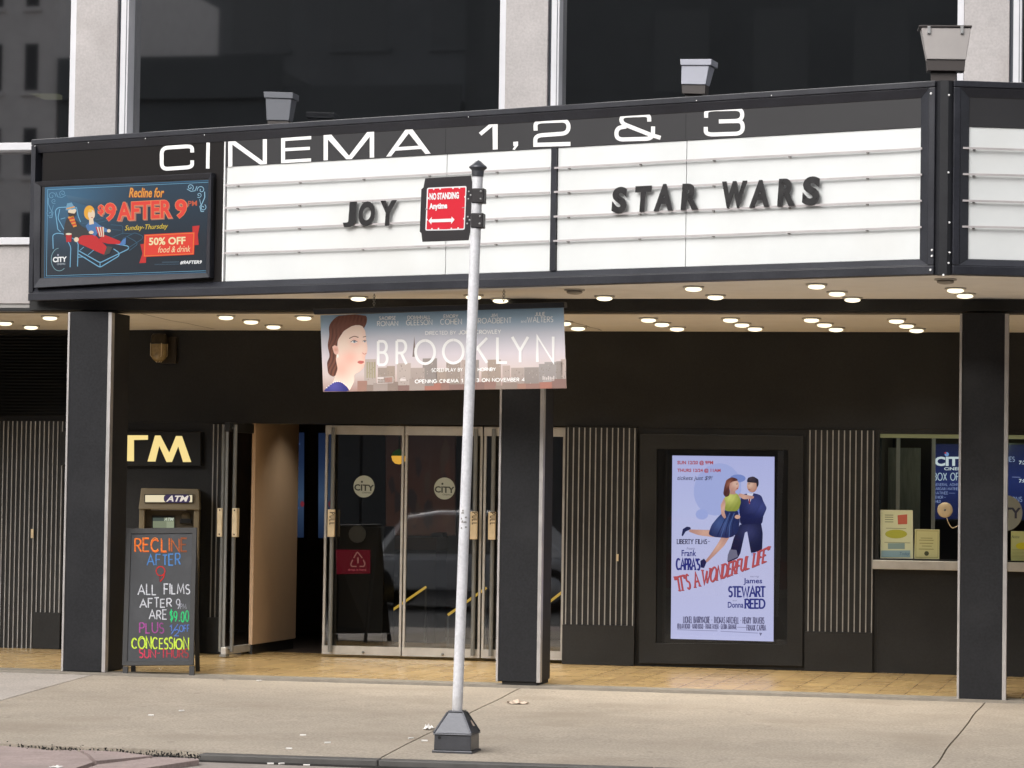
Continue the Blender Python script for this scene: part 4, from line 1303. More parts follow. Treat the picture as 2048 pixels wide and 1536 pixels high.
for k, (o_, w_) in enumerate(((.006, 5), (.017, 4))):
    A.line([qm(o_, o_ * 1.6), qm(1 - o_, o_ * 1.6), qm(1 - o_, 1 - o_ * 1.6), qm(o_, 1 - o_ * 1.6), qm(o_, o_ * 1.6)], w_, TL_ if k == 0 else BL_, 1)
A.poly([(390, 270), (900, 360), (760, 430), (420, 330)], None, 1, [S(66, 110, 140), S(28, 58, 80), S(26, 50, 70), S(50, 92, 122)])
# scrollwork in two corners
def spiral(cx, cy, r0, turns, a0, sgn=1, n=26):
    return [(cx + r0 * (1 - i / n * .85) * math.cos(a0 + sgn * turns * 6.283 * i / n), cy + r0 * (1 - i / n * .85) * math.sin(a0 + sgn * turns * 6.283 * i / n)) for i in range(n + 1)]
SCR = S(150, 195, 220)
for fx in (lambda x, y: (x, y), lambda x, y: (2080 - x, y - 66)):
    R_ = lambda pts: [fx(*p) for p in pts]
    c_ = S(100, 150, 180) if fx(0, 0)[0] == 0 else SCR
    A.line(R_(spiral(352, 252, 36, 1.3, 2.2, 1)), 7, c_, 2); A.line(R_(spiral(235, 280, 44, 1.2, 0.2, -1)), 7, c_, 2)
    A.line(R_(spiral(258, 335, 30, 1.2, 1.0, 1)), 6, c_, 2); A.line(R_(spiral(215, 470, 36, 1.2, 4.2, -1)), 7, c_, 2)
    A.line(R_([(280, 240), (300, 290), (345, 296), (388, 270)]), 7, c_, 2); A.line(R_([(198, 300), (196, 360), (226, 430), (248, 460), (236, 512), (205, 512)]), 9, c_, 2); A.line(R_([(252, 380), (240, 430), (225, 460)]), 6, c_, 2)
# seats
LB = S(120, 180, 215); LB2 = S(52, 92, 116)
for pts, w_, c_ in (
    ([(300, 640), (272, 440), (300, 405), (390, 400)], 9, LB), ([(300, 640), (330, 668)], 8, LB), ([(322, 420), (300, 520), (350, 610), (365, 640)], 8, LB), ([(330, 530), (380, 515)], 6, LB), ([(500, 400), (520, 500), (545, 560)], 8, LB),
    ([(510, 430), (590, 418)], 6, LB2), ([(530, 520), (590, 512)], 6, LB2), ([(560, 580), (640, 565)], 6, LB2), ([(700, 540), (850, 500), (870, 560)], 6, LB2), ([(720, 570), (830, 545)], 6, LB2), ([(870, 590), (1000, 600), (1000, 690)], 6, LB2), ([(880, 640), (980, 650)], 5, LB2),
    ([(250, 850), (245, 700), (290, 680), (370, 690), (440, 830), (432, 1048)], 9, LB), ([(370, 690), (470, 740), (520, 790), (512, 1040)], 9, LB),
    ([(525, 870), (755, 1000), (1065, 850), (1060, 820), (900, 790)], 10, LB), ([(522, 905), (755, 1050), (960, 925), (960, 890), (900, 850)], 10, LB), ([(755, 1000), (755, 1050)], 8, LB), ([(520, 940), (580, 935), (620, 965)], 8, LB), ([(580, 830), (540, 865)], 6, LB), ([(690, 860), (625, 915)], 6, LB),
    ([(1060, 840), (1215, 740), (1215, 710), (1130, 675), (1000, 740)], 7, LB2), ([(1070, 870), (1160, 800), (1140, 770), (1050, 720)], 7, LB2), ([(880, 730), (1000, 680), (1100, 690)], 6, LB2)):
    A.line(fillet(pts, 24), w_, c_, 2)
SK, CR = S(240, 215, 185), S(236, 226, 200)
# two cinema goers
A.poly(fillet([(395, 520), (372, 590), (360, 700), (380, 735), (520, 730), (720, 690), (690, 660), (560, 610), (500, 540), (440, 505), (395, 520)], 30), S(52, 50, 52), 3)
A.poly(fillet([(520, 735), (560, 705), (700, 700), (780, 780), (830, 830), (800, 915), (700, 870), (580, 815), (520, 790), (520, 735)], 18), S(205, 30, 36), 4)
A.poly([(800, 905), (830, 820), (890, 830), (860, 900), (790, 925)], S(72, 66, 64), 5)
A.ell(455, 450, 44, 52, SK, 4); A.poly(fillet([(405, 455), (420, 500), (458, 520), (495, 490), (500, 440), (480, 470), (440, 465), (405, 455)], 8), S(50, 38, 36), 5)
A.poly([(383, 432), (400, 360), (450, 350), (470, 385), (495, 402), (490, 420), (400, 436)], S(110, 160, 190), 6); A.poly([(395, 412), (480, 390), (482, 402), (396, 424)], S(240, 160, 50), 7)
for cx in (436, 472): A.line(arc(cx, 440, 15, 15, 0, 360, 12), 4, CR, 7)
for k in range(7):
    y_ = 505 + k * 16; A.poly([(408 + k * 9, y_), (470 + k * 5, y_ - 12), (474 + k * 5, y_ + 6), (412 + k * 9, y_ + 17)], (S(232, 150, 50), S(214, 62, 40))[k % 2], 5)
A.ell(500, 750, 26, 26, SK, 5); A.ell(660, 672, 26, 18, SK, 5)
A.poly([(385, 690), (450, 690), (445, 775), (392, 778)], S(190, 26, 34), 6); A.ell(417, 690, 33, 11, CR, 7, 16)
A.poly(fillet([(600, 600), (640, 560), (700, 555), (760, 600), (860, 650), (850, 672), (740, 660), (700, 720), (620, 650), (600, 600)], 14), S(72, 120, 176), 4)
A.poly(fillet([(745, 745), (790, 695), (860, 720), (980, 770), (965, 800), (840, 795), (750, 770), (745, 745)], 14), S(205, 30, 36), 4)
A.poly([(965, 800), (1000, 750), (1035, 730), (1030, 800), (980, 815)], S(84, 130, 190), 5)
A.ell(640, 460, 58, 78, S(240, 172, 50), 5); A.ell(662, 480, 38, 52, SK, 6); A.poly([(635, 520), (680, 525), (690, 580), (640, 590)], SK, 5); A.ell(668, 512, 9, 5, S(190, 40, 40), 7, 10)
A.ell(650, 440, 20, 18, S(246, 196, 90), 7); A.ell(850, 655, 20, 18, SK, 5)
for k in range(6):
    x_ = 705 + k * 15; A.poly([(x_, 615), (x_ + 15, 613), (744 + k * 9 + 9, 718), (744 + k * 9, 720)], (S(200, 40, 46), CR)[k % 2], 6)
# words
OR, RD, CRM = S(240, 160, 60), S(238, 66, 52), S(248, 210, 170)
A.text('Recline for', 1070, 196, 1450, 300, S(140, 60, 40), 2, sl=.0, shear=.25, bold=.05); A.text('Recline for', 1066, 190, 1446, 296, OR, 3, shear=.25, bold=.02)
def adword(t, x0, y0, x1, y1, sl, b=.05):
    A.text(t, x0 + 12, y0 + 10, x1 + 12, y1 + 10, S(176, 120, 104), 2, sl=sl, bold=b + .02, grow=5); A.text(t, x0, y0, x1, y1, S(250, 150, 90), 3, sl=sl, bold=b, grow=5); A.text(t, x0, y0, x1, y1, RD, 4, sl=sl, bold=b * .6)
adword('$', 735, 376, 795, 490, 0); adword('9', 806, 355, 925, 552, 0); adword('AFTER', 940, 352, 1530, 546, -.055); adword('9', 1565, 318, 1690, 522, 0)
A.text('PM', 1704, 334, 1800, 390, S(200, 90, 60), 3, sl=-.04, bold=.02)
A.text('Sunday-Thursday', 1022, 598, 1488, 668, S(240, 206, 60), 3, sl=-.05, shear=.3)
A.poly([(1750, 606), (1828, 598), (1808, 700), (1818, 806), (1760, 812)], S(206, 40, 38), 2); A.poly([(1190, 800), (1256, 792), (1250, 1000), (1178, 1004), (1212, 900)], S(206, 40, 38), 2)
A.poly([(1232, 696), (1778, 668), (1768, 912), (1222, 938)], S(236, 62, 44), 3); A.line([(1242, 706), (1766, 680), (1757, 902), (1233, 927), (1242, 706)], 5, S(250, 150, 60), 4)
A.text('50% OFF', 1282, 730, 1676, 812, S(250, 232, 180), 5, sl=-.03, bold=.03); A.text('food & drink', 1380, 824, 1730, 892, S(250, 226, 176), 5, sl=-.03, shear=.3)
A.text('#9AFTER9', 1618, 978, 1852, 1018, (1, 1, 1), 3, sl=-.02, shear=.2, bold=.03)
for x0, x1, y_ in ((1425, 1605, 996), (1345, 1605, 1020)): A.strokes('IIIHIIHIHIIIHIIHIIIHIIHI', x0, y_ - 8, x1, y_ + 5, S(80, 104, 122), 3, 3, sl=-.02, gap=.5)
A.line(arc(315, 965, 86, 122, -95, -310, 30), 6, S(130, 170, 180), 3)
A.text('CITY', 246, 938, 396, 996, (1, 1, 1), 4, sl=-.04, bold=.04); A.ell(302, 916, 9, 9, S(180, 180, 200), 4, 12); A.text('CINEMAS', 290, 1006, 380, 1024, S(200, 210, 220), 4, sl=-.04)
A.build('picture', 'print_screen_glow', ad)

# hanging film banner
BA = 0.384
FBn = Frame((-5.512, 23.33, 0), (math.cos(BA), -math.sin(BA), 0), (-math.sin(BA), -math.cos(BA), 0), (0, 0, 1))
bn = thing('hanging_banner', 'wide printed film banner hanging on two chains under the marquee', 'banner', FBn.at(888, 780))
Z5 = lambda x, y: (600 + x / 3.657, 560 + y / 3.657)
B = Art(FBn, 0.004, Z5, .00035)
tl, tr, br_, bl = (148, 258), (1928, 200), (1948, 792), (170, 818)
sky_ = [(0, S(128, 156, 180)), (.14, S(146, 168, 188)), (.30, S(178, 180, 190)), (.55, S(196, 188, 194)), (.78, S(190, 176, 172)), (1, S(150, 120, 112))]  # printed sky; upper stops lightened to offset shade under the marquee
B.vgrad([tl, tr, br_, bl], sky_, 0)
random.seed(5)
skyl = [(170, 500), (560, 560), (640, 640), (710, 560), (790, 560), (860, 520), (960, 540), (1060, 500), (1150, 560), (1250, 560), (1380, 590), (1440, 570), (1560, 590), (1640, 660), (1740, 600), (1830, 560), (1880, 560), (1946, 780)]
BC = [S(142, 130, 122), S(152, 140, 134), S(134, 126, 122), S(160, 146, 140), S(140, 134, 132), S(148, 134, 124), S(166, 154, 148)]
x = 470
def bb(t): return 818 - (t - 170) * .0146
while x < 1935:
    w_ = random.uniform(45, 110); hh = random.uniform(150, 290) if x < 1230 else random.uniform(130, 220)
    if x < 640: hh = random.uniform(170, 250)
    x2 = min(x + w_, 1946)
    c = random.choice(BC)
    B.poly([(x, bb(x) - hh), (x2, bb(x2) - hh), (x2, bb(x2) - 2), (x, bb(x) - 2)], None, 1 + (int(x) % 3) * .3, [tuple(k * 1.1 for k in c), tuple(k * 1.1 for k in c), tuple(k * .85 for k in c), tuple(k * .85 for k in c)])
    for _ in range(int(w_ * hh / 900)):
        wx, wy = random.uniform(x + 4, x2 - 8), random.uniform(14, hh - 10)
        B.rect(wx, bb(wx) - wy, wx + 5, bb(wx) - wy + 8, random.choice((S(124, 116, 110), S(168, 158, 150), S(128, 120, 116))), 2.0)
    x = x2 + (random.uniform(0, 18) if random.random() < .3 else -random.uniform(0, 14))
x = 420
while x < 1935:                                           # low roofs along the bottom
    w_ = random.uniform(50, 120); hh = random.uniform(20, 90); x2 = min(x + w_, 1946)
    c = random.choice([S(132, 104, 96), S(144, 112, 100), S(130, 116, 108), S(146, 134, 128), S(122, 98, 92), S(150, 104, 92)])
    B.poly([(x, bb(x) - hh), (x2, bb(x2) - hh), (x2, bb(x2) - 1), (x, bb(x) - 1)], c, 2.4 + (int(x) % 3) * .25); x = x2 - 4
B.poly([(836, 412), (848, 560), (822, 562)], S(120, 108, 104), 1.9)
for k in range(4): B.rect(486 + k * 18, 600, 498 + k * 18, 716, S(150, 142, 118), 2.2)
# a plain generic head and shoulders in profile
HR, HR2, FC1, FC2 = S(98, 58, 48), S(120, 74, 60), S(226, 184, 166), S(206, 156, 138)
def mixc(a, b, t):
    t = min(1, max(0, t)); return tuple(a[i] + (b[i] - a[i]) * t for i in range(3))
def blob(x, y, cx, cy, r): return math.exp(-((x - cx) ** 2 + (y - cy) ** 2) / (r * r))
HR, HR2, FC1, FC2 = S(76, 46, 40), S(116, 74, 60), S(236, 200, 186), S(190, 136, 120)
def hairc(x, y): return mixc(mixc(HR, HR2, .5 + .5 * math.sin(x * .22 + y * .07 + 1.5 * math.sin(y * .04))), HR2, .5 * blob(x, y, 330, 300, 90))
def facec(x, y):
    c = mixc(FC1, FC2, max(0, (x - 440) / 90) * .35 + .55 * blob(x, y, 300, 660, 80) + .35 * blob(x, y, 470, 660, 50) + .35 * blob(x, y, 405, 455, 40) + .25 * blob(x, y, 475, 560, 30))
    return mixc(c, S(226, 140, 124), .45 * blob(x, y, 370, 570, 60))
B.shade(fillet([(200, 640), (196, 600), (220, 560), (200, 480), (216, 400), (208, 340), (236, 296), (280, 258), (400, 250), (470, 254), (492, 268), (488, 320), (450, 380), (400, 420), (330, 560), (300, 640), (250, 716), (206, 690), (200, 640)], 30), hairc, 3, 44, 18)
B.shade(fillet([(270, 520), (276, 440), (320, 372), (390, 330), (452, 330), (478, 372), (484, 430), (494, 500), (490, 536), (474, 560), (478, 596), (466, 640), (436, 672), (396, 688), (398, 740), (362, 812), (200, 812), (244, 742), (276, 650), (262, 580), (270, 520)], 16), facec, 4, 60, 16)
B.shade(fillet([(236, 490), (250, 474), (276, 486), (284, 524), (270, 552), (250, 540), (236, 490)], 12), lambda x, y: mixc(FC1, FC2, .5 + .4 * blob(x, y, 262, 510, 14)), 4.6, 12, 5)
B.line(fillet([(360, 428), (396, 410), (428, 420)], 14), 6, S(110, 72, 58), 5); B.line([(460, 418), (484, 412)], 5, S(110, 72, 58), 5)
B.poly([(372, 454), (392, 440), (414, 446), (418, 456), (394, 462)], S(228, 216, 212), 5); B.ell(398, 451, 9, 8, S(96, 110, 124), 5.3, 12); B.line(fillet([(370, 454), (394, 438), (420, 452)], 10), 4, S(70, 50, 46), 5.6)
B.poly([(460, 450), (478, 442), (484, 452), (472, 458)], S(222, 208, 206), 5); B.ell(474, 450, 6, 6, S(96, 110, 124), 5.3, 10); B.line([(458, 448), (474, 440), (486, 446)], 4, S(70, 50, 46), 5.6)
B.line(fillet([(456, 532), (470, 544), (486, 536)], 6), 5, S(188, 120, 106), 5)
B.shade(fillet([(418, 600), (436, 588), (446, 592), (464, 590), (470, 602), (450, 616), (430, 612), (418, 600)], 6), lambda x, y: mixc(S(184, 96, 88), S(206, 116, 106), (y - 590) / 30), 5, 10, 5); B.line([(418, 601), (440, 603), (470, 602)], 2.0, S(140, 70, 66), 5.6)
B.ell(276, 556, 7, 14, S(226, 220, 214), 5, 12)
B.shade(fillet([(172, 814), (196, 786), (250, 745), (300, 745), (346, 784), (362, 808), (350, 814), (172, 814)], 14), lambda x, y: mixc(S(40, 42, 104), S(74, 72, 140), blob(x, y, 250, 770, 60)), 5.6, 14, 10)
for k in range(11): B.ell(196 + k * 15.5, 788 - 46 * math.sin(k / 10 * 3.0), 4, 4, S(230, 226, 222), 6.1, 8)
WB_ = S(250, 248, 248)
L0 = 6.4
B.line([(562, 0), (562, 0.1)], .1, WB_, L0) if False else None
bw = 20
for g_, (x0, y0, x1, y1) in zip('BROO', [(572, 448, 638, 620), (708, 444, 778, 616), (845, 442, 985, 612), (1048, 438, 1195, 608)]): B.strokes(g_, x0, y0, x1, y1, WB_, bw, L0)
B.strokes('K', 1272, 424, 1368, 606, WB_, bw, L0); B.strokes('L', 1444, 420, 1514, 604, WB_, bw, L0); B.strokes('Y', 1552, 416, 1668, 602, WB_, bw, L0); B.strokes('N', 1736, 414, 1852, 600, WB_, bw, L0)
def bt(t, x0, y0, x1, y1, sl=-.02, b=.0, c=WB_): B.text(t, x0, y0, x1, y1, c, L0, sl=sl, bold=b)
def bs(t, x0, y0, x1, y1, w_=4.5, c=WB_, sl=-.02): B.strokes(t, x0, y0, x1, y1, c, w_, L0, sl=sl)
bs('SAOIRSE', 580, 268, 700, 292); bs('RONAN', 566, 303, 716, 336, 5.5); bs('DOMHNALL', 788, 263, 954, 287); bs('GLEESON', 778, 294, 966, 330, 5.5); bs('EMORY', 1052, 254, 1156, 278); bs('COHEN', 1028, 287, 1182, 325, 5.5)
bs('JIM', 1396, 247, 1444, 270); bs('BROADBENT', 1276, 281, 1546, 318, 5.5); bs('JULIE', 1720, 237, 1792, 262); bs('WALTERS', 1664, 272, 1850, 310, 5.5); bt('and', 1616, 290, 1656, 312)
bs('DIRECTED BY', 918, 376, 1140, 400, 4.5); bs('JOHN CROWLEY', 1162, 370, 1468, 396, 6.0)
bs('SCREENPLAY BY', 964, 648, 1188, 672, 4.2); bs('NICK HORNBY', 1214, 645, 1430, 668, 5.5); bs('OPENING CINEMA 1', 842, 730, 1190, 754, 5, WB_, -.015); bs('2', 1214, 725, 1228, 749, 5); bt('&', 1246, 724, 1266, 748); bs('3 ON NOVEMBER 4', 1294, 721, 1642, 745, 5, WB_, -.015)
WD = S(196, 188, 186)
B.line([(566, 712), (680, 708), (680, 752), (566, 756), (566, 712)], 3, WD, L0); B.rect(566, 712, 612, 724, WD, L0 + .3); bt('PO13', 568, 732, 616, 746, 0, 0, WD)
for k in range(5): B.line([(622, 718 + k * 7), (674, 716 + k * 7)], 2.5, S(186, 130, 120), L0 + .2)
B.rect(732, 722, 774, 738, WD, L0); B.line([(738, 720), (770, 712)], 4, WD, L0 + .2)
for k in range(7): B.line([(1778 + k * 13, 730), (1778 + k * 13, 702 + (k % 3) * 5)], 7, WD, L0)
B.line([(1776, 740), (1860, 736)], 3, WD, L0)
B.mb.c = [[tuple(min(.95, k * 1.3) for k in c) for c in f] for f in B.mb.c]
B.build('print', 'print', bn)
b = MB(); pxbox(b, FBn, [Z5(*p) for p in (tl, tr, br_, bl)], .0, .0035); b.build('cloth', 'paper_tan', bn)
b = MB(); pxbox(b, FBn, [(625, 618), (1127, 604), (1128, 615), (628, 629)], -.03, .02); b.build('top_bar', 'trim_black', bn, bevel=.004)
for px, y0, y1 in ((748, 590, 612), (1007.5, 577, 604)):
    p = FBn.at(px, y1, 0); z1 = ZSOF
    ch = MB(); n = 7
    for i in range(n):
        zc = p[2] + (z1 - p[2]) * (i + .5) / n; hh = (z1 - p[2]) / n * .62
        pts = []
        for k in range(11):
            a_ = k / 10 * 6.283
            dx, dz = .010 * math.cos(a_), hh * math.sin(a_)
            pts.append((p[0] + (dx if i % 2 else 0), p[1] + (0 if i % 2 else dx), zc + dz))
        ch.tube(pts, .0028, 6, caps=False)
    ch.build('chain', 'tube_metal', bn)

# ================================================================== SIGN POST ON THE KERB
XP, YP = [float(q) for q in ground(913, 1503)[:2]]
sp_ = thing('sign_post', 'leaning pale metal sign post with black pointed cap on square black foot', 'sign post', (XP, YP, zs(XP, YP)))
zb_ = zs(XP, YP)
b = MB()
hw = .126
def sq(mb, h0, z0, h1, z1, mi=0):
    mb.hexa([(XP - h0, YP - h0, z0), (XP + h0, YP - h0, z0), (XP + h0, YP + h0, z0), (XP - h0, YP + h0, z0), (XP - h1, YP - h1, z1), (XP + h1, YP - h1, z1), (XP + h1, YP + h1, z1), (XP - h1, YP + h1, z1)], mi)
sq(b, .131, zb_ - .02, .131, zb_ + .014); sq(b, .121, zb_ + .0145, .119, zb_ + .112); sq(b, .128, zb_ + .1125, .128, zb_ + .121); sq(b, .124, zb_ + .1215, .050, zb_ + .252); sq(b, .052, zb_ + .2525, .050, zb_ + .262)
bo_ = b.build('foot', 'base_iron', sp_, bevel=.004)
b = MB()
for i in range(4):                                   # raised edges of the pyramid
    s0, s1 = ((-1, -1), (1, -1), (1, 1), (-1, 1))[i]
    b.tube([(XP + s0 * .122, YP + s1 * .122, zb_ + .124), (XP + s0 * .051, YP + s1 * .051, zb_ + .252)], .007, 6)
b.build('rib', 'base_iron', bo_)
b = MB(); b.lathe([(.011, 0), (.009, -.003), (.0, -.003)], (XP - .085, YP - .1215, zb_ + .095), 10, ax=(0, -1, 0)); b.build('bolt_hole', 'black_plastic', bo_)
b = MB(); b.add([(XP + .092, YP - .02, zb_ + .203), (XP + .112, YP - .03, zb_ + .168), (XP + .115, YP + .02, zb_ + .166), (XP + .094, YP + .01, zb_ + .20)], [(0, 1, 2, 3)]); b.build('torn_label', 'paper_tan', bo_)
FP = wallframe(YP)
ptop = FP.at(955.5, 352); pbot = np.array([XP, YP, zb_ + .24])
axd = (ptop - pbot); axu = axd / np.linalg.norm(axd)
b = MB(); n = 14
b.tube([pbot + axd * i / n for i in range(n + 1)], .0338, 20); b.build('post', 'pole_paint', sp_)
b = MB()
for k in range(9):
    z = 1.24 + random.uniform(-.06, .06); p = pbot + axu * z
    a_ = random.uniform(-2.0, -1.0)
    w_ = random.uniform(.004, .012)
    d0 = np.array([math.cos(a_), math.sin(a_), 0]) * .0345; t_ = np.array([-math.sin(a_), math.cos(a_), 0])
    b.add([p + d0 - t_ * w_, p + d0 + t_ * w_, p + d0 + t_ * w_ * .7 + np.array([0, 0, .012]), p + d0 - t_ * w_ * .8 + np.array([0, 0, .01])], [(0, 1, 2, 3)])
b.build('scuff', 'grey_metal', sp_)
b = MB(); b.lathe([(.038, -.004), (.040, .030), (.040, .036), (.057, .050), (.058, .058), (.050, .066), (.020, .092), (.006, .101), (0.0005, .103)], ptop, 24, ax=axu); b.build('cap', 'base_iron', sp_)
ZS_ = lambda x, y: (800 + x / 6.9818, 280 + y / 6.9818)
pa = FP.at(949, 420)
SA = .42
FS = Frame((pa[0] - .0, pa[1] - .02, 0), (math.cos(SA), -math.sin(SA), 0), (-math.sin(SA), -math.cos(SA), 0), (0, 0, 1))
b = MB()
out = [(350, 535), (988, 497), (1003, 612), (1010, 640), (985, 1268), (972, 1300), (950, 1400), (312, 1422), (297, 1300), (275, 1280), (297, 690), (328, 662)]
b.prism([FS.at(*ZS_(*p), .0) for p in out], FS.n * -.006); plate = b.build('sign_plate', 'sign_brown', sp_)
Fp = Frame(FS.pt(0, .001, 0), FS.ex, FS.n, FS.ez)
P_ = Art(Fp, 0, ZS_, .0010)
RED = (.62, .017, .035); WT = (.78, .78, .79)
P_.poly(fillet([(640, 655), (378, 668), (353, 1266), (625, 1262), (904, 1253), (930, 642), (640, 655)], 26), WT, 1)
P_.poly(fillet([(640, 671), (394, 684), (370, 1249), (625, 1245), (889, 1235), (914, 662), (640, 671)], 14), RED, 2)
for x, y in ((470, 684), (560, 680), (740, 672), (830, 668), (394, 812), (376, 1112), (908, 795), (894, 1098), (446, 1242), (537, 1239), (717, 1236), (811, 1232)): P_.ell(x, y, 12, 14, WT, 3, 12)
P_.text('NO STANDING', 412, 742, 822, 838, WT, 4, sl=-.045, bold=.05); P_.text('Anytime', 408, 884, 660, 992, WT, 4, sl=-.045, bold=.05)
P_.poly([(397, 1127), (446, 1072), (440, 1107), (718, 1097), (720, 1068), (762, 1112), (712, 1174), (714, 1143), (440, 1150), (438, 1181)], WT, 4)
P_.build('lettering', 'print', plate)
b = MB()
for x, y in ((962, 720), (988, 770), (955, 823), (948, 1072), (972, 1118), (940, 1168)): b.lathe([(.0062, 0), (.0055, .004), (.001, .005)], FS.at(*ZS_(x, y), .0), 10, ax=FS.n)
for x, y in ((375, 962), (888, 943)): b.tube([FS.at(*ZS_(x - 20, y + 4), .004), FS.at(*ZS_(x + 18, y - 2), .004)], .003, 6)
b.build('screw', 'screw', plate)
for q in ([(1000, 672), (1172, 670), (1168, 880), (995, 878)], [(990, 1017), (1160, 1017), (1155, 1226), (985, 1224)]):
    cx_, cy_ = sum(p[0] for p in q) / 4, sum(p[1] for p in q) / 4
    Fk = wallframe(YP - .041)
    b = MB(); pxbox(b, Fk, [ZS_(*p) for p in q], -.082, .0)
    bk_ = b.build('bracket', 'sign_brown', sp_, bevel=.006)
    b = MB()
    for x, y in ((q[1][0] - 42, q[1][1] + 48), (q[2][0] - 42, q[2][1] - 58)): b.lathe([(.0075, 0), (.0065, .005), (.001, .007)], Fk.at(*ZS_(x, y), .0), 10, ax=Fk.n)
    b.build('bolt', 'screw', bk_)

# ================================================================== CHALKBOARD
Z7 = lambda x, y: (x / 3.65714, 960 + y / 3.65714)
fb = ground(316, 1354)
ezc = np.array([0, .25, 1.22]); ezc /= np.linalg.norm(ezc)
nc = np.cross((1.0, 0, 0), ezc)
nc = nc if nc[1] < 0 else -nc
FK = Frame(fb, (1, 0, 0), nc, ezc)
cb = thing('chalkboard_sign', 'black folding chalkboard with colourful handwriting standing beside the left column', 'chalkboard', fb)
b = MB()
TLq, TRq = (254.3, 1058), (395, 1056)
ringframe(b, FK, [TLq, TRq, (388.3, 1331), (245.6, 1332)], [(264, 1068.5), (385.6, 1067.5), (379, 1322.5), (255.5, 1323.5)], -.022, .0, -.001)
b.build('frame', 'wood_black', cb, bevel=.002)
b = MB(); pxbox(b, FK, [(262, 1067), (387, 1066), (380.5, 1324), (254, 1325)], -.016, -.009); brd = b.build('board', 'slate', cb)
for q in ([(245.6, 1332.5), (255.4, 1332.5), (254.2, 1355), (244.7, 1355)], [(378.6, 1331.5), (388.2, 1331.5), (387.6, 1353), (377.6, 1353)]):
    b = MB(); pxbox(b, FK, q, -.022, .0); b.build('leg', 'wood_black', cb)
# rear leaf
T0, T1 = FK.at(256, 1060, -.024), FK.at(394, 1058, -.024)
g0, g1 = floor_at(262, 1344), floor_at(400, 1343)
def leafpt(u, v): return (T0 + (T1 - T0) * u) * (1 - v) + (g0 + (g1 - g0) * u) * v
def leafbox(mb, u0, u1, v0, v1):
    nn = np.cross(leafpt(1, .5) - leafpt(0, .5), leafpt(.5, 1) - leafpt(.5, 0)); nn /= np.linalg.norm(nn)
    nn = nn * (.02 if nn[1] > 0 else -.02)
    f = [leafpt(u0, v1), leafpt(u1, v1), leafpt(u1, v0), leafpt(u0, v0)]
    mb.hexa([f[0], f[1], f[1] + nn, f[0] + nn, f[3], f[2], f[2] + nn, f[3] + nn])
b = MB(); leafbox(b, .07, .93, .02, .88); b.build('rear_board', 'wood_black', cb)
for u in (0, .932):
    b = MB(); leafbox(b, u, u + .068, .0, 1.0); b.build('leg', 'wood_black', cb)
b = MB(); c_ = FK.at(321, 1335, -.03); b.tube([c_ + np.array([.014 * math.cos(t), 0, .014 * math.sin(t)]) for t in np.linspace(2.8, 6.6, 12)], .002, 6); b.build('hook', 'brass', cb)
random.seed(21)
K = Art(Frame(FK.pt(0, -.0078, 0), FK.ex, FK.n, FK.ez), 0, Z7, .0009)
CO, CB, CRD, CW, CG, CPU, CBL, CY, CPK = S(232, 108, 40), S(76, 128, 190), S(190, 42, 40), S(196, 198, 206), S(48, 190, 116), S(164, 80, 152), S(84, 120, 190), S(186, 216, 66), S(206, 62, 92)
def fade(c0, c1):
    return lambda t: tuple(c0[i] + (c1[i] - c0[i]) * max(0, t * 1.6 - .6) for i in range(3))
K.strokes('RECLINE', 988, 430, 1368, 524, CO, 11, 1, sl=-.005, gap=.2, jit=.08, cols=fade(CO, S(132, 74, 44)))
K.strokes('RECLINE', 984, 428, 1366, 520, S(244, 140, 60), 5, 2, sl=-.005, gap=.2, jit=.05, cols=fade(S(244, 140, 60), S(150, 84, 50)))
K.strokes('AFTER', 1076, 548, 1318, 624, CB, 9, 1, sl=-.02, jit=.10)
K.strokes('9', 1142, 642, 1206, 748, CRD, 7.5, 1, jit=.08, cols=lambda t: CRD)
K.line([(1168, 704), (1168, 742)], 5, S(110, 40, 44), 2)
K.strokes('ALL', 1008, 764, 1142, 838, CW, 9, 1, jit=.08); K.strokes('FILMS', 1202, 764, 1386, 834, CW, 8.5, 1, jit=.10)
K.strokes('AFTER', 1022, 868, 1254, 932, CW, 8.5, 1, sl=-.02, jit=.10); K.strokes('9', 1290, 872, 1316, 942, S(176, 178, 188), 7, 1); K.strokes('PM', 1320, 908, 1362, 944, S(140, 142, 152), 5, 1, jit=.1)
K.strokes('ARE', 1092, 954, 1218, 1018, CW, 8.5, 1, jit=.08); K.strokes('$9.00'.replace('.', ' '), 1242, 956, 1380, 1034, CG, 8, 1, sl=.02, jit=.08); K.ell(1312, 1030, 5, 5, CG, 2, 8)
K.strokes('PLUS', 1022, 1046, 1198, 1118, CPU, 9, 1, jit=.10, cols=fade(CPU, S(140, 70, 130)))
K.strokes('1', 1242, 1062, 1258, 1104, CBL, 7, 1); K.line([(1252, 1128), (1302, 1054)], 7, CBL, 1.6); K.strokes('2', 1278, 1094, 1308, 1140, CBL, 7, 1); K.strokes('OFF', 1312, 1066, 1384, 1110, CBL, 6, 1, jit=.1)
K.strokes('CONCESSION', 964, 1150, 1378, 1228, CY, 9, 1, sl=.02, gap=.2, jit=.12)
K.strokes('CONCESSION', 968, 1153, 1380, 1230, S(216, 240, 90), 4, 2, sl=.02, gap=.2, jit=.08)
K.strokes('SUN-THURS', 1020, 1236, 1378, 1298, CPK, 8.5, 1, sl=.005, gap=.2, jit=.10, cols=lambda t: tuple(CPK[i] + (S(150, 60, 62)[i] - CPK[i]) * t for i in range(3)))
K.build('chalk_writing', 'chalk', brd)

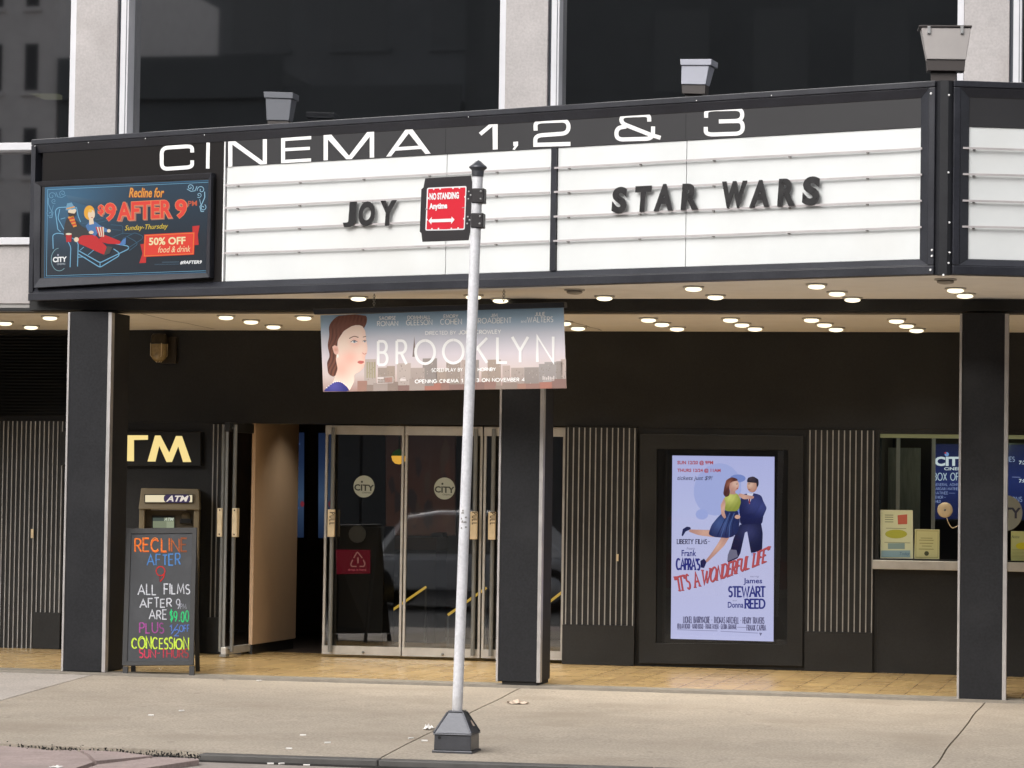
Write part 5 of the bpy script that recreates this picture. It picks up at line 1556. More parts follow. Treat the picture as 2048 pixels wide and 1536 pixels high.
# ================================================================== AGAINST THE BACK WALL
# lit cash machine sign
lt = thing('cash_machine_sign', 'black box sign with glowing cream capital letters above the cash machine', 'lit sign', FB.at(326, 932))
b = MB(); pxbox(b, FB, [(120, 863), (401, 864), (401, 932), (120, 931)], .001, .09); b.build('box', 'case_black', lt, bevel=.004)
Ft = Frame(FB.pt(0, .0905, 0), FB.ex, FB.n, FB.ez)
a = Art(Ft)
a.poly([(252 - 34, 870.5), (296, 870.5), (296, 879.5), (268, 880), (268, 922.5), (250, 922), (250, 880), (218, 880)], (1, 1, 1), 1)
a.poly([(295, 923), (310, 871), (321, 871), (338.5, 905), (352, 872), (364, 872), (382.5, 924), (366, 924), (356.5, 893), (344, 924), (333, 924), (318.5, 892), (311, 923)], (1, 1, 1), 1)
a.poly([(140, 922), (172, 870), (184, 870), (214, 922), (196, 922), (190, 911), (165, 911), (158, 922)], (1, 1, 1), 1)
a.build('lettering', 'atm_letters', lt)
# cash machine
_o = wallframe(YB - .47).at(337, 1100); FA = Frame((_o[0], _o[1], 0), (.962, .274, 0), (.274, -.962, 0), (0, 0, 1))
am = thing('cash_machine', 'tan free standing cash machine behind the chalkboard', 'cash machine', (_o[0], YB - .2, zf(-8.5)))
b = MB(); x0, x1 = FA.px(277, 1100)[0], FA.px(397, 1100)[0]
zsh = FA.px(330, 1019)[1]; zsc = FA.px(330, 1074)[1]
b.fbox(FA, x0, x1, -.38, 0, zf(x0), zsc); b.fbox(FA, x0, x0 + .05, -.38, -.002, zsc + .001, zsh); b.fbox(FA, x1 - .05, x1, -.38, -.002, zsc + .001, zsh)
b.build('cabinet', 'atm_tan', am, bevel=.006)
b = MB()
z1h, z0h = FA.px(330, 977)[1], zsh
b.hexa([FA.pt(x0 - .006, .03, z0h), FA.pt(x1 + .006, .03, z0h), FA.pt(x1 + .006, -.38, z0h), FA.pt(x0 - .006, -.38, z0h), FA.pt(x0 + .012, -.02, z1h), FA.pt(x1 - .008, -.02, z1h), FA.pt(x1 - .008, -.38, z1h), FA.pt(x0 + .012, -.38, z1h)])
tp = b.build('topper', 'atm_tan', am, bevel=.008)
Fq = Frame(FA.pt(0, .032, 0), FA.ex, FA.n, FA.ez)
a = Art(Fq, 0, Z7, .0010)
b = MB(); pxbox(b, FA, [Z7(1056, 104), Z7(1410, 104), Z7(1414, 168), Z7(1058, 168)], -.02, .0315); b.build('sign_box', 'black_plastic', tp)
a.rect(1062, 110, 1406, 162, S(240, 226, 190), 1)
a.poly(fillet([(1260, 106), (1204, 108), (1196, 134), (1204, 164), (1300, 166), (1386, 166), (1394, 134), (1386, 106), (1260, 106)], 28), S(58, 48, 84), 2)
a.text('ATM', 1214, 114, 1380, 158, S(236, 226, 214), 3, shear=.3, bold=.03)
a.build('sign_face', 'print_screen_glow', tp)
b = MB(); b.fbox(FA, x0 + .051, x1 - .051, -.20, -.14, zsc + .001, zsh - .001); fc = b.build('fascia', 'atm_dark', am)
Fz = Frame(FA.pt(0, -.138, 0), FA.ex, FA.n, FA.ez)
b = MB(); pxbox(b, Fz, [Z7(1104, 208), Z7(1362, 208), Z7(1362, 222), Z7(1104, 220)], 0, .03); b.build('lamp_strip', 'lamp_light_grey', fc)
b = MB(); pxbox(b, Fz, [Z7(1112, 260), Z7(1280, 262), Z7(1280, 400), Z7(1112, 400)], 0, .008); b.build('screen_bezel', 'black_plastic', fc)
a = Art(Fz, .009, Z7, .001); a.rect(1118, 276, 1274, 350, S(128, 136, 112), 1); a.rect(1118, 276, 1200, 300, S(74, 84, 78), 2); a.text('ATM', 1200, 276, 1270, 298, S(196, 204, 190), 3, shear=.3, bold=.02); a.rect(1218, 304, 1272, 350, S(150, 158, 132), 2); a.build('screen', 'print_screen_glow', fc)
b = MB(); pxbox(b, Fz, [Z7(1316, 284), Z7(1402, 284), Z7(1402, 322), Z7(1316, 318)], 0, .035); b.build('card_reader', 'black_plastic', fc, bevel=.006)
b = MB(); b.lathe([(.045, 0), (.04, .012), (.001, .014)], Fz.at(*Z7(1360, 270)), 16, ax=Fz.n); b.build('keylock', 'atm_tan', fc)
# wall lantern
lw = thing('wall_lantern', 'bulkhead wall lamp with rounded amber glass high on the black wall', 'wall lamp', FB.at(330, 727))
Fw = FB
b = MB(); pxbox(b, Fw, [(318, 674), (352, 674), (352, 727), (320, 727)], .001, .05); b.build('backplate', 'lamp_metal', lw, bevel=.006)
cW = FB.pt(FB.px(326, 700)[0], .12, 0)
zt_, zm_, zb2 = FB.px(326, 668)[1], FB.px(326, 688)[1], FB.px(326, 725)[1]
b = MB(); b.lathe([(.004, zt_), (.058, zt_ - .004), (.076, zt_ - .025), (.082, zm_), (.082, zm_ - .006)], (cW[0], cW[1], 0), 20); b.build('hood', 'lamp_metal', lw)
b = MB(); b.lathe([(.076, zm_ - .008), (.076, zb2 + .07), (.066, zb2 + .03), (.04, zb2 + .006), (.002, zb2)], (cW[0], cW[1], 0), 20); b.build('glass_jar', 'amber_glass', lw)
b = MB()
for k in range(4):
    t = k * 1.571 + .6
    b.tube([(cW[0] + .083 * math.cos(t), cW[1] + .083 * math.sin(t), zm_), (cW[0] + .083 * math.cos(t), cW[1] + .083 * math.sin(t), zb2 + .06), (cW[0] + .02 * math.cos(t), cW[1] + .02 * math.sin(t), zb2 - .004)], .004, 6)
b.build('guard', 'brass', lw)
# backlit poster case
ZP = lambda x, y: (1260 + x / 3.2, 860 + y / 3.2)
pc = thing('poster_case', 'large black poster case with glowing pale lavender film poster', 'poster case', FB.at(1446, 1325))
b = MB(); ringframe(b, FB, [(1281, 868), (1608, 872), (1606, 1332), (1279, 1326)], [(1315, 898), (1577, 900), (1575, 1288), (1313, 1286)], -.0, .040, .036); b.build('case', 'wall_black', pc, bevel=.003)
b = MB(); pxbox(b, FB, [(1311, 894), (1580, 896), (1578, 1292), (1309, 1290)], .001, .012); b.build('backing', 'black_plastic', pc)
pq = [(1344.7, 911), (1549, 913.5), (1547, 1283), (1341.5, 1277.5)]
b = MB(); pxbox(b, FB, [(1342, 908), (1552, 910.5), (1550, 1286), (1339, 1280.5)], .0125, .028); b.build('light_box', 'black_plastic', pc)
Fo = Frame(FB.pt(0, .029, 0), FB.ex, FB.n, FB.ez)
R = Art(Fo, 0, lambda x, y: (x, y), .0004)
R.vgrad(pq, [(0, S(190, 194, 240)), (.3, S(200, 204, 244)), (.65, S(206, 206, 242)), (1, S(204, 206, 246))], 0)
R.mp = ZP
R.ell(560, 380, 150, 170, S(176, 186, 236), .5, 24, 20); R.ell(690, 310, 50, 26, S(130, 150, 214), .8, 16); R.ell(460, 540, 40, 34, S(170, 182, 236), .8, 16); R.ell(720, 480, 46, 60, S(120, 140, 216), .9, 18, 30); R.ell(770, 700, 60, 110, S(176, 184, 236), .7, 18)
RR, INK, BLU = S(186, 74, 82), S(64, 62, 92), S(44, 52, 132)
R.text('SUN 12/20 @ 9PM', 303, 196, 532, 226, RR, 3, bold=.035); R.text('THURS 12/24 @ 11AM', 303, 246, 580, 274, RR, 3, sl=.003, bold=.035); R.text('tickets just $9!', 303, 294, 528, 328, INK, 3, shear=.25, bold=.01)
SKN, SK2, YE_, NA, DN, HB = S(226, 178, 158), S(198, 150, 138), S(190, 196, 96), S(44, 56, 104), S(32, 38, 84), S(104, 62, 62)
# a couple dancing: she in a yellow blouse and navy skirt, he upright in a navy suit
def sh(c0, c1, cx, cy, rr, tex=.06):
    return lambda x, y: tuple(v * (1 + tex * math.sin(x * .21 + y * .13)) for v in mixc(c1, c0, blob(x, y, cx, cy, rr)))
R.shade(fillet([(590, 640), (520, 640), (430, 650), (382, 634), (374, 650), (440, 674), (520, 684), (590, 690), (590, 640)], 10), sh(SKN, SK2, 480, 655, 50), 3, 10, 16); R.poly(fillet([(330, 676), (338, 634), (364, 618), (386, 622), (390, 634), (356, 650), (338, 680), (330, 676)], 4), DN, 4)
R.shade(fillet([(600, 660), (560, 730), (512, 800), (474, 846), (490, 852), (548, 796), (604, 740), (640, 680), (600, 660)], 10), sh(SKN, SK2, 560, 740, 50), 3, 26, 6); R.poly(fillet([(452, 880), (450, 838), (474, 822), (490, 846), (474, 884), (452, 880)], 4), DN, 4)
R.shade(fillet([(706, 600), (664, 690), (620, 850), (690, 822), (720, 760), (752, 690), (770, 720), (776, 790), (846, 768), (850, 660), (838, 590), (706, 600)], 14), sh(S(58, 62, 108), S(26, 30, 66), 760, 650, 60), 4, 34, 14)
R.poly([(694, 846), (736, 656), (750, 650), (778, 806)], S(204, 206, 243), 4.2)
R.poly(fillet([(626, 800), (640, 764), (682, 768), (690, 812), (622, 842), (626, 800)], 4), S(118, 116, 140), 4.4)
R.shade(fillet([(722, 412), (698, 470), (704, 606), (846, 604), (862, 490), (842, 418), (784, 400), (722, 412)], 20), sh(S(62, 70, 128), S(28, 32, 76), 800, 470, 70), 4.6, 30, 14)
R.poly([(748, 406), (790, 404), (764, 476)], S(226, 226, 244), 5); R.poly([(760, 424), (772, 424), (768, 474), (760, 468)], S(150, 60, 70), 5.4)
R.shade(fillet([(610, 512), (560, 560), (520, 610), (500, 672), (560, 690), (640, 692), (690, 660), (704, 580), (690, 512), (610, 512)], 20), sh(S(72, 94, 150), S(34, 44, 92), 580, 600, 60), 5, 30, 16)
for k in range(5): R.line(fillet([(626 + k * 14, 530), (590 + k * 16, 610), (556 + k * 26, 684)], 20), 5, (S(30, 38, 84), S(84, 106, 160))[k % 2], 5.3)
R.shade(fillet([(622, 404), (596, 452), (608, 520), (692, 520), (712, 458), (694, 410), (650, 396), (622, 404)], 18), sh(S(214, 216, 120), S(146, 154, 66), 640, 430, 50), 5.6, 24, 12)
R.shade(fillet([(690, 420), (726, 444), (790, 440), (796, 424), (736, 414), (700, 404), (690, 420)], 8), sh(SKN, SK2, 730, 430, 30), 6, 10, 8); R.shade(fillet([(604, 432), (580, 480), (584, 540), (604, 570), (616, 560), (604, 524), (612, 470), (604, 432)], 8), sh(SKN, SK2, 596, 500, 40), 6, 20, 6)
R.shade(fillet([(846, 440), (876, 500), (850, 560), (700, 566), (694, 546), (800, 530), (826, 500), (846, 440)], 10), sh(S(66, 74, 134), S(30, 36, 84), 840, 490, 50), 6.4, 24, 12); R.ell(688, 556, 18, 13, SKN, 6.8, 14)
R.poly([(640, 376), (672, 372), (676, 412), (640, 412)], SK2, 5.8)
R.shade([(664 + 34 * math.cos(t), 352 + 40 * math.sin(t)) for t in np.linspace(0, 6.2, 22)], sh(S(236, 196, 176), S(204, 150, 134), 676, 346, 26), 6, 18, 8)
R.shade(fillet([(640, 340), (664, 326), (690, 330), (688, 312), (650, 300), (616, 320), (604, 360), (596, 410), (612, 432), (636, 420), (640, 390), (634, 366), (640, 340)], 10), sh(S(150, 92, 76), S(88, 50, 48), 630, 340, 30, .18), 6.4, 24, 8)
R.line([(678, 346), (690, 345)], 4, S(90, 60, 56), 6.8); R.line([(682, 374), (692, 372)], 5, S(176, 60, 60), 6.8)
R.shade([(782 + 34 * math.cos(t), 356 + 44 * math.sin(t)) for t in np.linspace(0, 6.2, 22)], sh(S(232, 192, 170), S(192, 140, 122), 770, 350, 28), 6, 20, 8)
R.shade(fillet([(752, 338), (772, 324), (808, 332), (812, 372), (824, 350), (822, 316), (790, 296), (756, 304), (748, 324), (752, 338)], 8), sh(S(74, 62, 72), S(36, 32, 48), 780, 310, 24, .15), 6.4, 18, 8)
R.line([(754, 346), (768, 344)], 4, S(70, 54, 54), 6.8); R.line([(756, 380), (770, 381)], 4, S(150, 80, 76), 6.8)
R.strokes('LIBERTY FILMS', 302, 700, 492, 728, INK, 5, 5, serif=5); R.line([(498, 714), (512, 712)], 3, INK, 5)
R.text('Presents', 362, 750, 416, 766, S(120, 118, 150), 5, shear=.4)
R.text('Frank', 330, 768, 424, 808, BLU, 5, bold=.02); R.strokes("CAPRA'S", 298, 824, 446, 892, BLU, 11, 5, sl=.02, gap=.14, serif=7)
def tw(u, v):
    x = 292 + u * 596
    base = 1030 - (u ** 1.28) * 196; h = 88 + 4 * math.sin(u * 6)
    return (x + (v - .5) * (-14 if u < .3 else 10), base - h * v)
R.strokes('"IT S A WONDERFUL LIFE"'.replace(' S', "'S"), 0, 0, 0, 0, S(140, 70, 84), 10, 5.4, gap=.2, serif=9, warp=lambda u, v: (tw(u, v)[0] + 3, tw(u, v)[1] + 3))
R.strokes('"IT S A WONDERFUL LIFE"'.replace(' S', "'S"), 0, 0, 0, 0, S(198, 88, 92), 10, 6.6, gap=.2, serif=9, warp=tw)
R.text('starring', 768, 932, 826, 946, S(130, 128, 160), 5, shear=.4); R.text('James', 726, 948, 846, 992, BLU, 5, bold=.02)
R.strokes('STEWART', 632, 1004, 862, 1066, BLU, 11, 5, gap=.14, serif=7); R.text('and', 656, 1086, 686, 1096, S(130, 128, 160), 5, shear=.4); R.text('Donna', 626, 1100, 726, 1138, BLU, 5, bold=.02); R.strokes('REED', 738, 1084, 862, 1140, BLU, 11, 5, gap=.14, serif=7)
GRY = S(104, 102, 136)
R.strokes('LIONEL BARRYMORE - THOMAS MITCHELL - HENRY TRAVERS', 342, 1194, 858, 1234, GRY, 5, 5, sl=.012, gap=.25)
R.strokes('BEULAH BONDI - WARD BOND - FRANK FAYLEN - GLORIA GRAHAME', 304, 1240, 682, 1270, GRY, 3.6, 5, sl=.012, gap=.25); R.strokes('FRANK CAPRA', 748, 1248, 870, 1284, GRY, 5, 5, gap=.25)
R.line([(686, 1262), (744, 1264)], 4, S(140, 138, 170), 5)
R.line([(302, 1278), (560, 1286)], 4, S(150, 150, 186), 5); R.line([(580, 1288), (820, 1300)], 4, S(150, 150, 186), 5); R.poly([(826, 1298), (846, 1298), (836, 1318)], S(120, 118, 150), 5)
R.build('poster', 'print_poster', pc)
b = MB(); b.add(quad_at(FB, [(1313, 1288), (1577, 1290), (1577, 898), (1315, 896)], .034), [(0, 1, 2, 3)]); b.build('glass', 'case_glass', pc)

# box office: lit board, notices, speak-through disc
Fbx = wallframe(YB + .75)
ts = thing('box_office_screen', 'blue lit price board hanging inside the box office window', 'screen', Fbx.at(1990, 1050))
b = MB(); pxbox(b, Fbx, [(1862, 886), (2150, 886), (2150, 1044), (1862, 1042)], -.05, -.002); b.build('casing', 'black_plastic', ts)
ZBX = lambda x, y: (1600 + x / 4.2656, 820 + y / 4.2656)
T = Art(Fbx, 0, ZBX, .0012)
T.vgrad([(1122, 290), (2330, 300), (2330, 940), (1122, 930)], [(0, S(24, 28, 62)), (.5, S(34, 46, 104)), (1, S(22, 28, 66))], 0)
BW = S(214, 226, 236)
T.text('CITY', 1148, 398, 1440, 478, BW, 2, bold=.045); T.text('CINEMAS', 1230, 488, 1440, 514, BW, 2, bold=.02); T.ell(1252, 378, 18, 18, S(120, 160, 220), 2, 16); T.poly([(1228, 366), (1244, 356), (1252, 380)], S(190, 50, 60), 2.6)
T.strokes('BOX OFFICE', 1142, 538, 1470, 600, S(186, 204, 222), 7, 2, gap=.24)
for i, (t_, x1) in enumerate((('GENERAL ADMISSION', 1420), ('BARGAIN MATINEE', 1360), ('MATINEE', 1262), ('SENIOR', 1220), ('CHILD', 1200))):
    y = 625 + i * 36
    T.strokes(t_.replace('Q', 'O'), 1142, y, x1, y + 22, S(126, 140, 186), 4, 2, gap=.22)
    if i in (1, 2, 3): T.line([(x1 + 8, y + 12), (x1 + (90 if i < 2 else 60 if i == 2 else 24), y + 13)], 6, S(100, 112, 160), 2)
T.strokes('TIMES', 1720, 400, 1830, 440, S(150, 166, 200), 5, 2)
for y, t_ in ((432, '7:20'), (588, '7:00')): T.text(t_, 1868, y, 1950, y + 32, BW, 2, bold=.02)
T.line([(1810, 572), (1880, 574)], 6, S(120, 130, 180), 2); T.strokes('OPTIONS', 1700, 742, 1894, 782, S(140, 156, 196), 5, 2)
T.build('display', 'print_screen_glow', ts)
def notice(label, q, draw, h=-.052):
    Fn = Frame(FB.pt(0, h + .0025, 0), FB.ex, FB.n, FB.ez)
    t = thing('paper_notice', label, 'notice', FB.at((q[0][0] + q[2][0]) / 2, q[2][1], h), 'paper notices in the box office window')
    b = MB(); pxbox(b, FB, q, h, h + .002); b.build('sheet', 'paper', t)
    a = Art(Fn, 0, ZBX, .0008); draw(a); a.build('print', 'print', t)
NC = S(176, 184, 122)
def n1(a):
    a.poly([(686, 852), (960, 856), (966, 1266), (688, 1262)], S(216, 220, 184), 0); a.poly([(832, 898), (914, 890), (914, 974), (836, 976)], S(196, 106, 88), 1); a.ell(820, 1058, 94, 38, S(180, 182, 74), 1, 20); a.rect(750, 1136, 894, 1186, S(142, 166, 164), 1); a.rect(692, 1198, 940, 1256, S(146, 176, 186), 1)
    for y in (896, 914, 934, 954): a.line([(724, y), (796, y + 1)], 6, S(130, 136, 106), 1)
    a.line([(734, 1008), (906, 1012)], 4, S(120, 126, 96), 1); a.line([(720, 1128), (940, 1134)], 4, S(120, 126, 96), 1); a.text('Today', 850, 1212, 936, 1246, S(90, 124, 150), 2, shear=.3)
notice('tall paper notice with red stamp at the left of the ticket window', [(1760.5, 1019.5), (1825.5, 1020.5), (1826.5, 1117.5), (1761, 1116.5)], n1)
def n2(a):
    a.poly([(980, 1016), (1190, 1020), (1188, 1272), (976, 1268)], S(204, 202, 150), 0); a.line([(992, 1030), (1178, 1033), (1176, 1258), (988, 1256), (992, 1030)], 3, S(140, 138, 84), 1); a.ell(1080, 1224, 20, 20, S(80, 84, 60), 1, 16)
    for y, x0, x1 in ((1092, 1030, 1130), (1110, 1016, 1140), (1136, 1020, 1136), (1160, 1040, 1124), (1186, 1014, 1140)): a.line([(x0, y), (x1, y + 2)], 5, S(136, 132, 84), 1)
notice('small cream certificate with dark round seal in the ticket window', [(1830, 1058), (1879, 1059), (1878.5, 1118.5), (1828.5, 1117.5)], n2)
def n3(a):
    a.poly([(1800, 1034), (2060, 1040), (2060, 1296), (1800, 1290)], S(196, 202, 140), 0); a.ell(1900, 1160, 60, 30, S(206, 200, 50), 1, 20)
    a.text('Notice', 1806, 1070, 1872, 1094, S(96, 110, 100), 1, shear=.3)
    for k in range(7): a.line([(1812, 1190 + k * 12), (2040, 1192 + k * 12)], 3, S(150, 150, 96), 1.5)
notice('pale notice with yellow mark just right of the right column', [(2022, 1062), (2083, 1064), (2083, 1124), (2022, 1122)], n3)
sd_ = thing('speaker_disc', 'round brass speak-through disc on the box office glass', 'intercom', FB.at(1890, 1020, -.05))
b = MB(); c = FB.at(1890, 1020, -.045)
b.lathe([(.001, .0), (.014, .006), (.066, .004), (.069, .0), (.069, -.012)], c, 28, ax=(0, -1, 0)); b.build('disc', 'brass', sd_)
b = MB(); b.lathe([(.010, .006), (.010, .012), (.001, .012)], c, 12, ax=(0, -1, 0)); b.build('knob', 'tube_metal', sd_)
b = MB(); b.tube([FB.at(*ZBX(x, y), -.04) for x, y in fillet([(1252, 918), (1270, 975), (1300, 1012), (1335, 995), (1352, 985)], 30)], .005, 6); b.build('cable', 'brass', sd_)

# ================================================================== LOBBY BEHIND THE DOORS
def lobby(px, py, dep):
    return wallframe(YB + dep).at(px, py)
for (q, dep, lbl) in (([(540, 866), (608.5, 865), (607.5, 1075), (540, 1075)], 3.9, 'tall blue menu screen behind the beige wall beside the open door'), ([(637, 866), (664, 866), (663.5, 1076), (636.5, 1076)], 3.4, 'narrow blue menu screen just left of the closed glass doors')):
    Fl = wallframe(YB + dep)
    t = thing('menu_screen', lbl, 'screen', Fl.at((q[0][0] + q[1][0]) / 2, q[2][1]), 'blue menu screens in the lobby')
    b = MB(); pxbox(b, Fl, [(q[0][0] - 4, q[0][1] - 4), (q[1][0] + 4, q[1][1] - 4), (q[2][0] + 4, q[2][1] + 4), (q[3][0] - 4, q[3][1] + 4)], -.08, -.003); b.build('casing', 'black_plastic', t)
    a = Art(Fl, 0); a.vgrad(q, [(0, S(22, 32, 54)), (.3, S(30, 43, 68)), (.6, S(50, 68, 92)), (1, S(26, 38, 60))], 0)
    for k in range(11):
        yy = q[0][1] + 22 + k * 16
        if q[1][0] - q[0][0] < 50: break
        a.line([(q[0][0] + 14, yy), (q[1][0] - 8 - (k * 7) % 18, yy)], 2.5, S(56, 78, 120), 1)
    a.ell(q[1][0] - 4, q[0][1] + 142, 4, 6, S(110, 36, 46), 2, 10)
    a.build('display', 'print_screen_glow', t)
Fr_ = wallframe(YB + 2.1)
bp_ = Fr_.at(725, 1285)
rbn = thing('reflection_bin', 'dark bin shape with red label put in for a reflection in the left glass door', 'bin', (bp_[0], bp_[1], zlf))  # bin stands in for the chalkboard's back reflected in the door glass
b = MB(); ux0, ux1 = Fr_.px(676, 1100)[0], Fr_.px(768, 1100)[0]; b.fbox(Fr_, ux0, ux1, -.45, -.004, zlf, Fr_.px(700, 1052)[1]); b.build('body', 'black_plastic', rbn, bevel=.01)
ZDR = lambda x, y: (420 + x / 2.8444, 820 + y / 2.8444)
a = Art(Fr_, 0, ZDR, .002); a.poly([(715, 794), (912, 796), (912, 930), (720, 934)], S(92, 6, 24), 1)
a.line(fillet([(818, 842), (838, 806), (866, 842)], 10), 7, S(150, 96, 88), 2); a.line(fillet([(812, 852), (800, 878), (806, 890), (834, 890)], 8), 7, S(150, 96, 88), 2); a.line(fillet([(872, 852), (882, 876), (876, 890), (850, 890)], 8), 7, S(150, 96, 88), 2); a.line([(842, 838), (842, 872)], 9, S(150, 96, 88), 2)
a.text('drop it here', 786, 902, 888, 918, S(190, 90, 96), 2); a.build('label_panel', 'print_screen_glow', rbn)  # label emits its colours in place of light falling on it
b = MB(); b.lathe([(.07, 0), (.09, .02), (.09, .03)], Fr_.at(716, 1068), 16, ax=(0, -1, 0)); b.build('opening_ring', 'tube_metal', rbn)
# pendant lamp
pl_ = lobby(798, 912, 2.6)
pd = thing('pendant_lamp', 'small glowing amber pendant lamp with green cap inside the lobby', 'pendant lamp', pl_)
b = MB(); b.lathe([(.001, -.085), (.04, -.078), (.066, -.05), (.078, -.01), (.078, .0)], pl_, 20); b.build('bowl', 'bulb_amber', pd)
b = MB(); b.lathe([(.078, .002), (.066, .035), (.035, .06), (.01, .07)], pl_, 20); b.build('cap', 'shade_green', pd)
b = MB(); b.tube([pl_ + np.array([0, 0, .065]), (pl_[0], pl_[1], 2.75)], .008, 6); b.build('stem', 'tube_metal', pd)
# picture wall, counter, hand rails
Fpw = wallframe(YB + 4.35)
pw = thing('lobby_mural', 'warm brown picture panel on the rear lobby wall behind the middle doors', 'picture', Fpw.at(845, 1075))
random.seed(3)
b = MB(); pxbox(b, Fpw, [(770, 868), (912, 868), (912, 1072), (770, 1072)], -.05, -.002); b.build('panel', 'lobby_brown', pw)
a = Art(Fpw, 0)
a.vgrad([(772, 870), (910, 870), (910, 1070), (772, 1070)], [(0, S(40, 26, 22)), (.4, S(52, 30, 22)), (1, S(58, 36, 26))], 0)
for k in range(22):
    x, y = random.uniform(782, 898), random.uniform(900, 1050)
    w_, h_ = random.uniform(5, 14), random.uniform(14, 44)
    n_ = random.randint(5, 8)
    a.poly([(x + w_ * math.cos(t) * random.uniform(.5, 1.2), min(1066, y + h_ * math.sin(t) * random.uniform(.5, 1.1))) for t in [6.283 * q_ / n_ for q_ in range(n_)]], random.choice((S(34, 24, 22), S(62, 36, 27), S(52, 38, 30), S(32, 24, 23), S(66, 44, 32))), 1 + k * .1)
a.build('print', 'print_screen_glow', pw)  # unlit picture given its own glow instead of lobby light
Fct = wallframe(YB + 3.3)
ctn = thing('ticket_counter', 'wooden fronted ticket counter inside the lobby', 'counter', (Fct.at(830, 1200)[0], YB + 3.4, zlf))
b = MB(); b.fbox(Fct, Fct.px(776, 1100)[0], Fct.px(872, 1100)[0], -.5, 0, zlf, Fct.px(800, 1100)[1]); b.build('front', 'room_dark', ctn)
b = MB(); b.fbox(Fct, Fct.px(774, 1100)[0], Fct.px(874, 1100)[0], -.52, .03, Fct.px(800, 1099)[1], Fct.px(800, 1074)[1]); b.build('counter_edge', 'lobby_brown', ctn)
b = MB(); b.fbox(Fct, Fct.px(858, 1100)[0], Fct.px(880, 1100)[0], -.3, -.1, Fct.px(800, 1073)[1], Fct.px(800, 1064)[1]); b.build('till', 'black_plastic', ctn)
for (p0, p1, dep_, lbl) in (((772, 1229), (841, 1175), 3.0, 'gold stair rail with added glow seen through the middle glass doors'), ((896, 1230), (962, 1177), 2.0, 'gold stair rail with added glow seen just right of the white street pole'), ((1096, 1206), (1140, 1166), 2.0, 'gold stair rail with added glow seen in the gap right of the middle column')):
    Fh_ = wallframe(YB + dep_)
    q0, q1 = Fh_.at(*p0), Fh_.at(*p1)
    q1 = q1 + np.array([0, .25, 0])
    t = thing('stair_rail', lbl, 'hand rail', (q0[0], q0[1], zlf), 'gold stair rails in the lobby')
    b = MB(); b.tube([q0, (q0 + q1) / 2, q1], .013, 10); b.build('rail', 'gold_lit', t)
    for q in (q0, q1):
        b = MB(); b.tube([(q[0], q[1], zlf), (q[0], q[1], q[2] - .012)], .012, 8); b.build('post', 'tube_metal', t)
# unseen lobby downlights; the one above the counter is added to light the room
for i, (x, y, lbl) in enumerate(((xw + .62, YB + .9, 'lobby ceiling lamp lighting the beige wall beside the open door'), (UB(840), YB + 2.4, 'unseen lobby ceiling lamp added above the ticket counter'))):
    t = PR[0].copy(); COL.objects.link(t)
    for src in PR[1:]:
        c = src.copy(); COL.objects.link(c); c.parent = t
    t.location = (x, y, 2.75); t['label'] = lbl; t['group'] = 'recessed lights in the lobby ceiling'
    s = bpy.data.objects.new('bulb', LD_.copy()); s.data.energy = (30, 8)[i]; COL.objects.link(s); s.parent = t; s.location = (0, 0, -.045)
# a fluorescent strip behind the far left upper window
Fup = wallframe(YC + .9)
fl = thing('strip_light', 'thin yellowish strip light glowing behind the far left upper window', 'strip light', Fup.at(88, 195))
b = MB(); q = quad_at(Fup, [(58, 187), (115, 187), (115, 196), (80, 196)]); b.prism(q, (0, .12, 0)); b.build('diffuser', 'strip_glow', fl)

# ================================================================== LITTER
def scrap(name, px, py, w_, h_, label, m_, cat='litter', rot=0.0, crumple=0.4):
    p = ground(px, py); p[2] += .002
    mb = MB(); n = 6
    vs = []
    for i in range(n + 1):
        for j in range(n + 1):
            u, v = (i / n - .5) * w_, (j / n - .5) * h_
            edge = 1 - max(abs(i / n - .5), abs(j / n - .5)) * 1.2
            k = 1 + random.uniform(-.18, .18)
            x, y = u * k, v * k
            vs.append((p[0] + x * math.cos(rot) - y * math.sin(rot), p[1] + x * math.sin(rot) + y * math.cos(rot), p[2] + abs(random.gauss(.3, .35)) * crumple * min(w_, h_) * max(.25, edge)))
    fs = [(i * (n + 1) + j, (i + 1) * (n + 1) + j, (i + 1) * (n + 1) + j + 1, i * (n + 1) + j + 1) for i in range(n) for j in range(n)]
    mb.add(vs, fs, 0)
    return tag(mb.build(name, m_, loc=p), label, cat, 'litter on the pavement')
scrap('paper_scrap', 857, 1460, .075, .07, 'white crumpled tissue beside the foot of the sign post', 'paper', crumple=.9)
scrap('paper_scrap', 1036, 1407, .16, .20, 'torn pinkish paper lying near the middle column', 'paper_tan', rot=.3, crumple=.25)
scrap('paper_scrap', 518, 1362, .045, .05, 'white scrap at the step in front of the open door', 'paper', crumple=.3)
scrap('paper_scrap', 447, 1360, .03, .05, 'orange brown scrap at the step right of the chalkboard', 'paper_tan', crumple=.3)
def butt(px, py, label, rot):
    p = ground(px, py); p[2] += .006
    d = np.array([math.cos(rot), math.sin(rot), 0]) * .02
    mb = MB(); mb.tube([p - d, p + d], .0055, 8)
    return tag(mb.build('cigarette_butt', 'paper', loc=p), label, 'litter', 'litter on the pavement')
for px, py, lb_, r in ((302, 1432, 'white cigarette butt on the pavement below the chalkboard', .1), (363, 1423, 'small white butt on the pavement just right of the one below the chalkboard', .8), (606, 1472, 'white butt midway across the pavement left of the sign post', .05), (849, 1483, 'flat white butt left of the black post foot', .1),
                       (655, 1487, 'white butt on the pavement nearest the steel kerb', .6), (578, 1499, 'white butt lying along the edge of the steel kerb', .1), (822, 1478, 'tiny white butt in the pavement crack left of the post foot', .9), (563, 1529, 'white butt in the gutter below the kerb', .9), (613, 1532, 'butt in the gutter nearest the post', .2), (541, 1529, 'tan butt farthest left in the gutter', .3)):
    butt(px, py, lb_, r)
